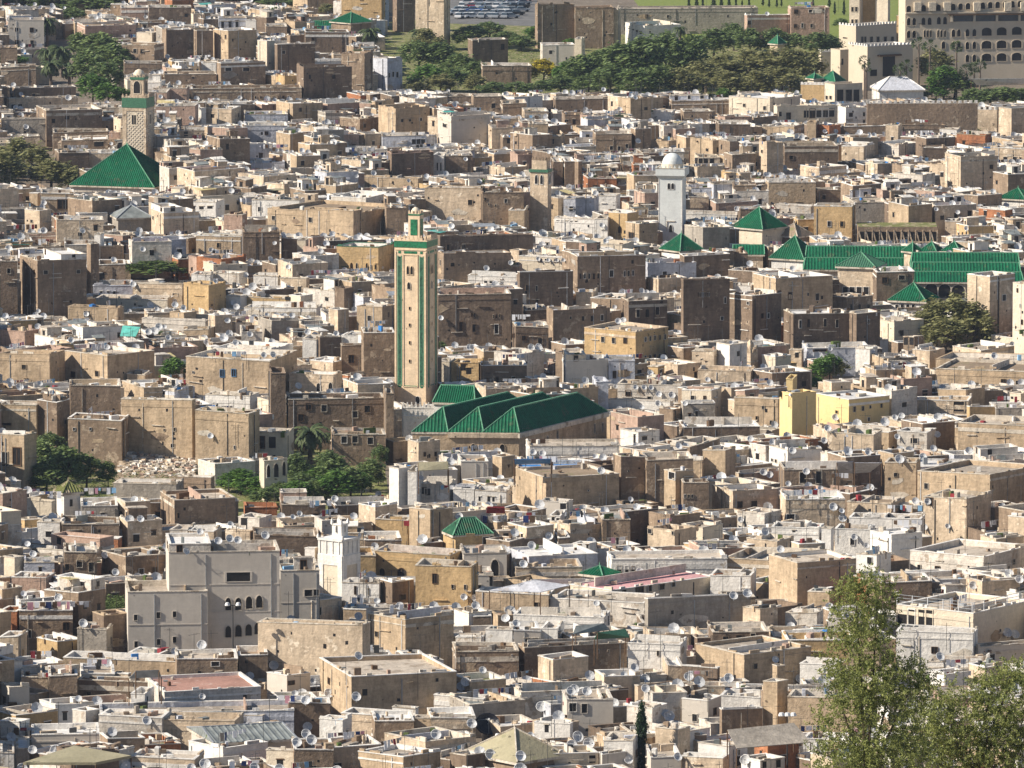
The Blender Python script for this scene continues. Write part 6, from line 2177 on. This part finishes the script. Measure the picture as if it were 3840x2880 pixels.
# ------------------------------------------------------------------ things placed on the roofs where the photograph shows them
tree_bvh = BVHTree.FromPolygons(BV, BF)
def land(r, x, y):
    d = Vector(ray(*rp(r, x, y)))
    o = Vector((0, 0, CZ))
    h = tree_bvh.ray_cast(o, d.normalized())
    if h[0] is None:
        p = PZ(*rp(r, x, y), 0)
        return Vector(p), Vector((0, 0, 1))
    return h[0], h[1]
def put_dish(r, x, y, dpx, kind='ds', az=None):
    """centre of the bowl and its width in crop pixels"""
    p, n = land(r, x, y + dpx * .62)
    mpp = (p.y * CP + (CZ - p.z) * SP) / F / 1.728
    if n.z < .5:                 # on a wall face: stand just clear of it on a bracket post
        p = p + Vector((n.x, n.y, 0)) * .35
    zc = PY(*rp(r, x, y), p.y)[2]
    zm = max(.45, min(1.8, zc - p.z))
    dish(p.x, p.y - .05, zc - zm, max(.75, dpx * mpp * 1.03), zm, kind, az)
for ln in '''
0 945 108 26|0 1583 48 30|0 1272 160 24|0 1158 162 24|0 135 610 30|0 442 632 40|0 170 820 34|0 1042 625 28|0 1288 685 30|0 1240 765 30|0 2062 1085 34|0 1775 1090 26|0 1490 1195 34|0 2185 1050 30|0 200 1078 26|0 1555 632 28|0 970 645 26|0 2125 75 26|0 1620 50 24
1 1700 578 30|1 1900 630 32|1 1355 985 26|1 1388 995 30|1 1417 968 24|1 1920 912 34|1 1950 1080 36|1 210 1120 36|1 895 1172 34|1 1640 1122 26|1 95 1140 26|1 1325 748 26|1 130 1050 24|1 335 852 22|1 440 1170 24|1 805 1030 28
2 545 88 28|2 675 556 22|2 930 850 30|2 985 850 28|2 1455 745 30|2 1350 778 34|2 403 935 28|2 210 852 28|2 540 1130 34|2 865 655 26|2 495 1125 24|2 270 885 30|2 1065 1110 26|2 848 1130 24|2 1210 880 24
3 285 68 36|3 285 248 44|3 535 248 38|3 1155 262 32|3 70 365 46|3 738 438 38|3 1372 375 34|3 1838 275 34|3 2030 422 32|3 1755 432 36|3 868 597 40|3 925 370 38|3 1135 730 42|3 1190 748 36|3 1118 705 30|3 565 790 34|3 462 958 40|3 342 975 32|3 1520 718 38|3 1470 832 38|3 1580 535 34|3 1880 485 34|3 1030 872 46|3 960 905 44|3 1340 972 46|3 1528 975 40|3 1092 942 40|3 1870 890 38|3 1995 905 40|3 1770 1052 40|3 1710 1055 38|3 695 1005 36|3 1395 575 30|3 2180 915 36|3 1780 330 22|3 245 770 20|3 1620 920 40
4 938 492 38|4 830 1005 42|4 862 1005 38|4 1232 1005 44|4 1280 1002 44|4 1795 835 40|4 1828 828 36|4 320 678 36|4 1095 458 32|4 645 815 34|4 1692 215 36|4 1280 432 26|4 1345 440 26|4 1400 440 26|4 1450 440 26|4 2005 1170 36|4 655 1020 22
5 365 108 36|5 2020 1060 42|5 1640 110 28|5 1780 130 28|5 165 1215 34|5 1230 1030 30|5 955 1015 26|5 1850 235 30
6 1370 335 38|6 908 872 46|6 792 965 58|6 1298 955 42|6 1495 908 40|6 1415 1015 50|6 1490 1000 52|6 1542 1010 50|6 1720 978 54|6 1942 838 36|6 2170 742 44|6 215 1100 46|6 695 1108 44|6 1208 1082 46|6 750 1218 46|6 1940 10 44|6 1128 12 34|6 1900 860 34
7 1243 440 42|7 1305 448 44|7 1678 560 50|7 752 855 50|7 1340 985 50|7 1235 1045 54|7 240 710 38|7 1180 1165 52|7 2145 70 46|7 2060 65 40|7 2058 125 40|7 860 775 38|7 965 820 26|7 1935 1215 50|7 1910 20 34|7 1965 20 34|7 2010 22 34|7 1770 15 30|7 500 605 34
8 945 285 46|8 1002 215 46|8 1390 215 38|8 1420 205 40|8 1635 325 42|8 1395 340 38|8 910 365 42|8 705 430 46|8 440 355 42|8 1195 440 44|8 515 570 48|8 555 588 46|8 800 565 44|8 685 645 36|8 1558 470 48|8 1408 485 60|8 975 795 54|8 1030 820 36|8 1035 868 50|8 1595 760 44|8 1572 925 46|8 535 955 54|8 385 878 40|8 1115 990 42|8 635 1070 48|8 1195 1045 38|8 1725 920 34|8 15 125 34|8 2185 1310 34
9 380 138 52|9 545 305 56|9 1308 445 60|9 698 562 56|9 1780 578 60|9 1980 805 56|9 2150 758 60|9 958 935 60|9 1992 975 58|9 1985 1022 62|9 2020 1060 68|9 1925 1075 62|9 1330 1215 70|9 820 1235 70|9 1240 1240 56|9 1308 780 34|9 225 1125 56
10 798 135 44|10 845 138 44|10 872 190 54|10 1060 272 54|10 1135 305 50|10 378 192 50|10 112 258 50|10 113 515 54|10 93 780 60|10 822 685 58|10 795 715 58|10 917 608 48|10 1490 745 60|10 1512 730 60|10 1593 745 60|10 1315 845 68|10 845 955 64|10 602 1025 66|10 1970 662 58|10 1992 728 58|10 2085 890 58|10 2125 905 68|10 1535 1040 72|10 983 1155 72|10 1150 1165 68|10 1660 175 40|10 2180 1170 56|10 1865 1190 56
11 323 125 56|11 412 110 58|11 40 650 60|11 300 660 62|11 748 665 56|11 482 1060 66|11 420 1190 64|11 1672 520 58|11 2090 365 60|11 2140 375 58|11 1900 60 54|11 2175 20 54|11 590 540 44|11 2045 1240 20'''.replace('\n', '|').split('|'):
    q = ln.split()
    if len(q) == 4: put_dish(q[0], float(q[1]), float(q[2]), float(q[3]), 'wf' if R.random() < .12 else 'ds')
put_dish('10', 968, 958, 150, 'db', 8)
for ln in '''9 455 180 3.6|9 590 150 5|9 515 480 3|9 1040 480 3|9 1100 470 2.6|9 840 700 3.2|9 1700 1080 3|9 620 1140 3|9 380 960 2.6|9 1310 830 2|9 1870 280 3.4|9 730 560 2
10 1150 230 4|10 1100 220 3.6|10 1075 200 4|10 1470 240 3|10 1540 230 3.4|10 1600 240 3|10 1970 520 4|10 2070 600 4.6|10 493 800 3.4|10 1190 1080 4.4|10 1365 1040 5|10 1970 740 4|10 1290 560 2.6|10 750 600 2.4|10 935 1020 3|10 2000 820 3.4|10 1740 240 2.6|10 840 850 2.4|10 600 420 2.4|10 1340 440 2.4|10 145 160 4.2|10 40 680 2.4
11 60 770 3.4|11 165 880 3|11 530 1100 5|11 1605 120 4.4|11 1655 200 3|11 1710 480 3.4|11 1820 760 5|11 420 1060 4|11 260 120 2.4|11 290 1240 3|11 1500 470 2.4|11 1480 560 3
8 890 880 7|8 600 1000 3|8 1830 1090 4.6|8 985 1020 3.6|8 720 760 2|8 1230 860 2.6|8 1860 240 2.4|8 1655 80 2|8 840 820 2
7 1210 490 5|7 895 470 4|7 1500 440 2.6|7 1600 560 2.4|7 740 990 2|7 2150 330 4|7 1655 400 2|7 870 1230 2.4|7 520 700 2|7 1690 620 2
6 1535 960 5.5|6 1395 740 2|6 175 40 3|6 1940 750 3|6 1530 400 3.4|6 885 900 2.4|6 1820 60 3|6 660 1130 2.4|6 1235 960 2.4
3 340 250 3.4|3 1600 1150 2.4|3 1145 250 2|3 860 970 2|3 600 390 2|3 1690 830 2
4 1140 330 2.4|4 1335 400 2|4 660 620 2|4 1230 1040 2.4
5 70 330 3|5 1015 1020 3.4|5 1860 290 2|5 430 1000 3
0 2040 330 4|1 970 110 9|2 155 60 8|2 1010 80 9'''.replace('\n', '|').split('|'):
    q = ln.split()
    p, n = land(q[0], float(q[1]), float(q[2]))
    if n.z < .5: p = p + Vector((n.x, n.y, 0)) * .2
    aerial(p.x, p.y, p.z, float(q[3]))
for ln in '''9 245 700 5 .1|9 170 240 8 .1|9 190 560 3 .0|9 1745 850 5 -.05|9 50 1060 3 0|6 265 760 3 0|6 540 740 4.5 .1|6 1100 30 3 0|6 2000 820 4 .1|6 480 890 3 0
7 1130 900 3 .1|7 900 920 3 0|7 1040 940 3 0|7 1170 920 3.4 .1|7 400 950 4 0|7 640 720 3.6 0|8 1320 850 5 -.1|8 960 640 3 0|8 1360 950 4 0|10 1430 880 4 .1|11 1640 700 5 .3|11 1700 620 3 .3
3 1380 1090 5 0|3 1580 860 5 .1|3 80 260 5 .1|4 1110 850 3 0|4 1040 1110 4 0|5 820 480 3 0|0 1180 440 5 0|0 1700 980 5 0|1 20 1000 6 0|1 480 900 3 0|1 1230 1020 5 0|1 1700 1050 4 .1|2 1480 890 5 0|2 80 910 3 0|11 30 690 3 0|10 1440 890 3 .2'''.replace('\n', '|').split('|'):
    q = ln.split()
    p, n = land(q[0], float(q[1]), float(q[2]))
    if n.z < .5: p = p + Vector((n.x, n.y, 0)) * .25
    laundry(p.x, p.y, p.z, float(q[3]), float(q[4]), h=1.4)
CL.obj('rooftop_clutter', kind='stuff')['label'] = 'pots, crates, boards and bricks lying on the roofs'
FARDISH.obj('distant_satellite_dishes', kind='stuff')
# railings on the terrace
p, n = land('11', 1395, 228)
b = next((b for (r, b, px, w, o, l) in HOUSES if r == '11' and px[3] == rp('11', 0, 238)[1]), None)
if b:
    rl = empty('terrace_railing', b.at(0, 0, b.z1), 'pale metal railing round the terrace beside the big leafy tree', 'railing')
    for f in 'LR':
        o_, d, n_, w = b.face(f)
        k = max(3, int(w // 2.2))
        org = b.at(0, 0, b.z1)
        for i in range(k + 1):
            q = add2(o_, d, w * i / k, n_, -.15)
            m = MB(); m.rod((q[0], q[1], b.z1), (q[0], q[1], b.z1 + 1.25), .06, 'wf', 5); m.obj('post', rl, org)
        for zz in (.4, .8, 1.2):
            q0, q1 = add2(o_, d, 0, n_, -.15), add2(o_, d, w, n_, -.15)
            m = MB(); m.rod((q0[0], q0[1], b.z1 + zz), (q1[0], q1[1], b.z1 + zz), .035, 'mt', 4); m.obj('rail', rl, org)
# floodlight mast and street lamps
def mast_lamp(r, x, yh, yb, n, label, head=.35):
    p, nn = land(r, x, yb)
    if nn.z < .5: p = p + Vector((nn.x, nn.y, 0)) * .3
    zt = PY(*rp(r, x, yh), p.y)[2]
    o = empty('lamp_mast', tuple(p), label, 'lamp mast')
    m = MB(); m.rod((0, 0, 0), (0, 0, zt - p.z), .09, 'mb', 7, .06); m.obj('pole', o)
    m = MB(); m.rod((-.6, 0, zt - p.z), (.6, 0, zt - p.z), .05, 'mb', 5); m.obj('crossbar', o)
    for k in range(n):
        x_ = (k / (n - 1) - .5) * 1.3 if n > 1 else .2
        m = MB(); m.lathe((x_, -.12, zt - p.z + .1), [(.02, .3), (head * .5, .25), (head * .8, -.05), (head * .75, -.12), (.02, -.12)], 9, 'wf'); m.obj('lamp_head', o)
mast_lamp('11', 670, 905, 1238, 3, 'dark mast with floodlight heads near the grey sloping roof', .5)
mast_lamp('9', 1510, 190, 470, 2, 'slim lamp mast with two white heads in front of the arched block', .42)
mast_lamp('10', 1000, 1040, 1110, 1, 'short post with a white lamp on the beige hipped roof', .4)
mast_lamp('8', 700, 75, 150, 1, 'little lamp on the yellow tower house', .3)

# ------------------------------------------------------------------ parked cars
def car_parts(code):
    bd, cb, wh, li = MB(), MB(), MB(), MB()
    L, Wd = 2.05, .82
    prof = [(-L, .35), (-L, .78), (-1.15, .9), (1.2, .9), (L, .72), (L, .35)]
    for s in (-1, 1):
        bd.poly([(x, s * Wd, z) for x, z in (prof if s < 0 else prof[::-1])], code)
    for i in range(len(prof)):
        a, c = prof[i], prof[(i + 1) % len(prof)]
        bd.poly([(a[0], -Wd, a[1]), (c[0], -Wd, c[1]), (c[0], Wd, c[1]), (a[0], Wd, a[1])][::-1], code)
    lo = [(-1.35, -.76, .9), (1.05, -.76, .9), (1.05, .76, .9), (-1.35, .76, .9)]
    hi = [(-.95, -.62, 1.42), (.35, -.62, 1.42), (.35, .62, 1.42), (-.95, .62, 1.42)]
    cb.hexa(lo, hi, 'gl', top=code)
    return bd.mesh('body'), cb.mesh('cabin')
w_ = MB(); w_.rod((0, -.1, 0), (0, .1, 0), .32, 'ty', 10); WHEEL = w_.mesh('wheel')
for nm, cl in (('cw', (0.75, 0.75, 0.75)), ('cs', (0.35, 0.37, 0.4)), ('cr', (0.3, 0.03, 0.03)), ('cbk', (0.03, 0.03, 0.035)), ('cbl', (0.05, 0.12, 0.35))):
    simple(nm, 'car_paint_' + nm, cl, .3, .05, 1, 0, .5)
CARS = {k: car_parts(k) for k in ('cw', 'cs', 'cr', 'cbk', 'cbl')}
CN = dict(cw='white', cs='silver', cr='red', cbk='black', cbl='blue')
rows = ((118, 730, 1130, 8), (98, 720, 1160, 9), (76, 735, 1200, 9), (52, 760, 1200, 8), (30, 780, 1220, 6), (8, 820, 1230, 5))
for ri, (y, x0, x1, n) in enumerate(rows):
    for k in range(n):
        x = x0 + (x1 - x0) * (k + .5) / n + R.uniform(-8, 8)
        p = PZ(*rp('1', x, y), .05)
        code = R.choice(('cw', 'cw', 'cs', 'cs', 'cw', 'cw', 'cs', 'cr', 'cbk', 'cbl'))
        o = empty('parked_car', (p[0], p[1], .06), None, 'car', 'cars in the far car park', R.choice((.15, 1.4, 3.0, .3)) + R.uniform(-.1, .1))
        for nm, me in (('body', CARS[code][0]), ('cabin', CARS[code][1])):
            q = bpy.data.objects.new(nm, me); C.objects.link(q); q.parent = o
        for wx in (-1.25, 1.3):
            for wy in (-.76, .76):
                q = bpy.data.objects.new('wheel', WHEEL); C.objects.link(q); q.parent = o; q.location = (wx, wy, .32)
        later(o, CN[code], 'car parked in the far car park', p[0], p[1], 1)

# ------------------------------------------------------------------ labels that single each thing out
ANCH = [(n, *rp(*p)) for n, p in (
    ('the tall cream minaret', ('o', 890, 690)), ('the foot of the cream minaret', ('o', 890, 850)), ('the white minaret', ('o', 730, 1220)), ('the domed minaret', ('o', 1449, 440)),
    ('the lattice minaret', ('o', 290, 280)), ('the largest green pyramid roof', ('o', 250, 370)), ('the ridged mosque hall', ('o', 1080, 900)), ('the tan minaret', ('o', 1168, 420)),
    ('the broad green mosque roof', ('o', 2080, 580)), ('the long green mosque roof', ('o', 1850, 560)), ('the ochre cube house', ('o', 1800, 475)), ('the domed minaret\'s green pyramid', ('o', 1615, 475)),
    ('the plain tan tower', ('o', 1850, 620)), ('the white walled green pyramid', ('o', 1955, 640)), ('the leafy tree below the mosque', ('o', 2060, 700)), ('the small toothed turret', ('o', 1620, 765)),
    ('the yellow tower', ('o', 1705, 890)), ('the yellow house', ('o', 1830, 880)), ('the blue tarpaulin', ('o', 1150, 1000)), ('the three white pillars', ('o', 870, 1045)), ('the red carpets', ('o', 1055, 1100)),
    ('the open kiosk', ('o', 1010, 1150)), ('the ochre arcaded terrace', ('o', 900, 1240)), ('the pink roofed terrace', ('o', 1400, 1250)), ('the arched apartment block', ('o', 500, 1300)), ('the plain grey block', ('o', 350, 1340)),
    ('the ravine palm', ('o', 670, 945)), ('the rubble slope', ('o', 320, 985)), ('the mossy hut', ('o', 145, 1080)), ('the ruined white house', ('o', 575, 960)), ('the blue shuttered house', ('o', 495, 800)),
    ('the turquoise awning', ('o', 280, 715)), ('the ivy covered yard', ('o', 330, 575)), ('the tall shaded houses', ('o', 1500, 660)), ('the cream house with eight windows', ('o', 1340, 740)),
    ('the white house group', ('o', 1890, 1150)), ('the railed terrace', ('o', 2030, 1310)), ('the tall hillside tree', ('o', 1880, 1450)), ('the chimney tower', ('o', 1672, 1480)), ('the grey sloping roof', ('o', 1640, 1600)),
    ('the cypress', ('o', 1386, 1600)), ('the black dish', ('o', 1058, 1565)), ('the beige hipped roof', ('o', 1110, 1600)), ('the plastered tan wall', ('o', 670, 1390)), ('the corrugated hall', ('o', 530, 1585)),
    ('the olive felt deck', ('o', 170, 1640)), ('the long shaded terrace wall', ('o', 300, 1440)), ('the orange brick wall', ('o', 15, 1345)), ('the lamp mast', ('o', 1695, 1560)), ('the hotel', ('o', 2050, 100)),
    ('the lattice bay', ('o', 1920, 130)), ('the toothed city wall', ('o', 2010, 230)), ('the pink far house', ('o', 1740, 50)), ('the yellow flowering tree', ('o', 1175, 145)), ('the fortress towers', ('o', 1240, 45)),
    ('the car park', ('o', 1060, 40)), ('the tall tan tower wall', ('o', 500, 90)), ('the arched ruin wall', ('o', 600, 200)), ('the white crenellated villa', ('o', 840, 150)), ('the ochre walled block', ('o', 900, 265)),
    ('the white arched gable', ('o', 945, 350)), ('the glazed hut', ('o', 290, 465)), ('the long tan wall', ('o', 670, 485)), ('the green fronted houses', ('o', 790, 560)), ('the steep white stair', ('o', 1060, 240)),
    ('the row of eight shaded windows', ('o', 1300, 590)), ('the mauve canopies', ('o', 1650, 1020)), ('the tan shed with a dark side', ('o', 2080, 1110)), ('the white pink walled hut', ('o', 560, 1540)))]
ORD = ('', 'second ', 'third ', 'fourth ', 'fifth ', 'sixth ', 'seventh ', 'eighth ', 'ninth ', 'tenth ', 'eleventh ', 'twelfth ', 'thirteenth ', 'fourteenth ', 'fifteenth ', 'sixteenth ', 'seventeenth ', 'eighteenth ', 'nineteenth ', 'twentieth ')
rows_ = {}
for (o, look, noun, (u, v)) in TOLABEL:
    n, au, av = min(ANCH, key=lambda a: math.hypot(a[1] - u, (a[2] - v) * 1.5))
    du, dv = u - au, (v - av) * 1.5
    dist = math.hypot(du, dv)
    if abs(du) > abs(dv): w = 'left of ' if du < 0 else 'right of '
    else: w = 'above ' if dv < 0 else 'below '
    key = ' '.join(look.split())
    full = (key + ' ' + noun).strip()
    rows_.setdefault((full, w + n), []).append((dist, o))
for (full, place), lst in rows_.items():
    lst.sort(key=lambda t: t[0])
    for i, (_, o) in enumerate(lst):
        l_ = (ORD[min(i, 19)] + full + ' ' + place).strip()
        o['label'] = l_
for o in list(C.objects):
    if o.type == 'EMPTY' and not o.children and o.parent is None:
        bpy.data.objects.remove(o)
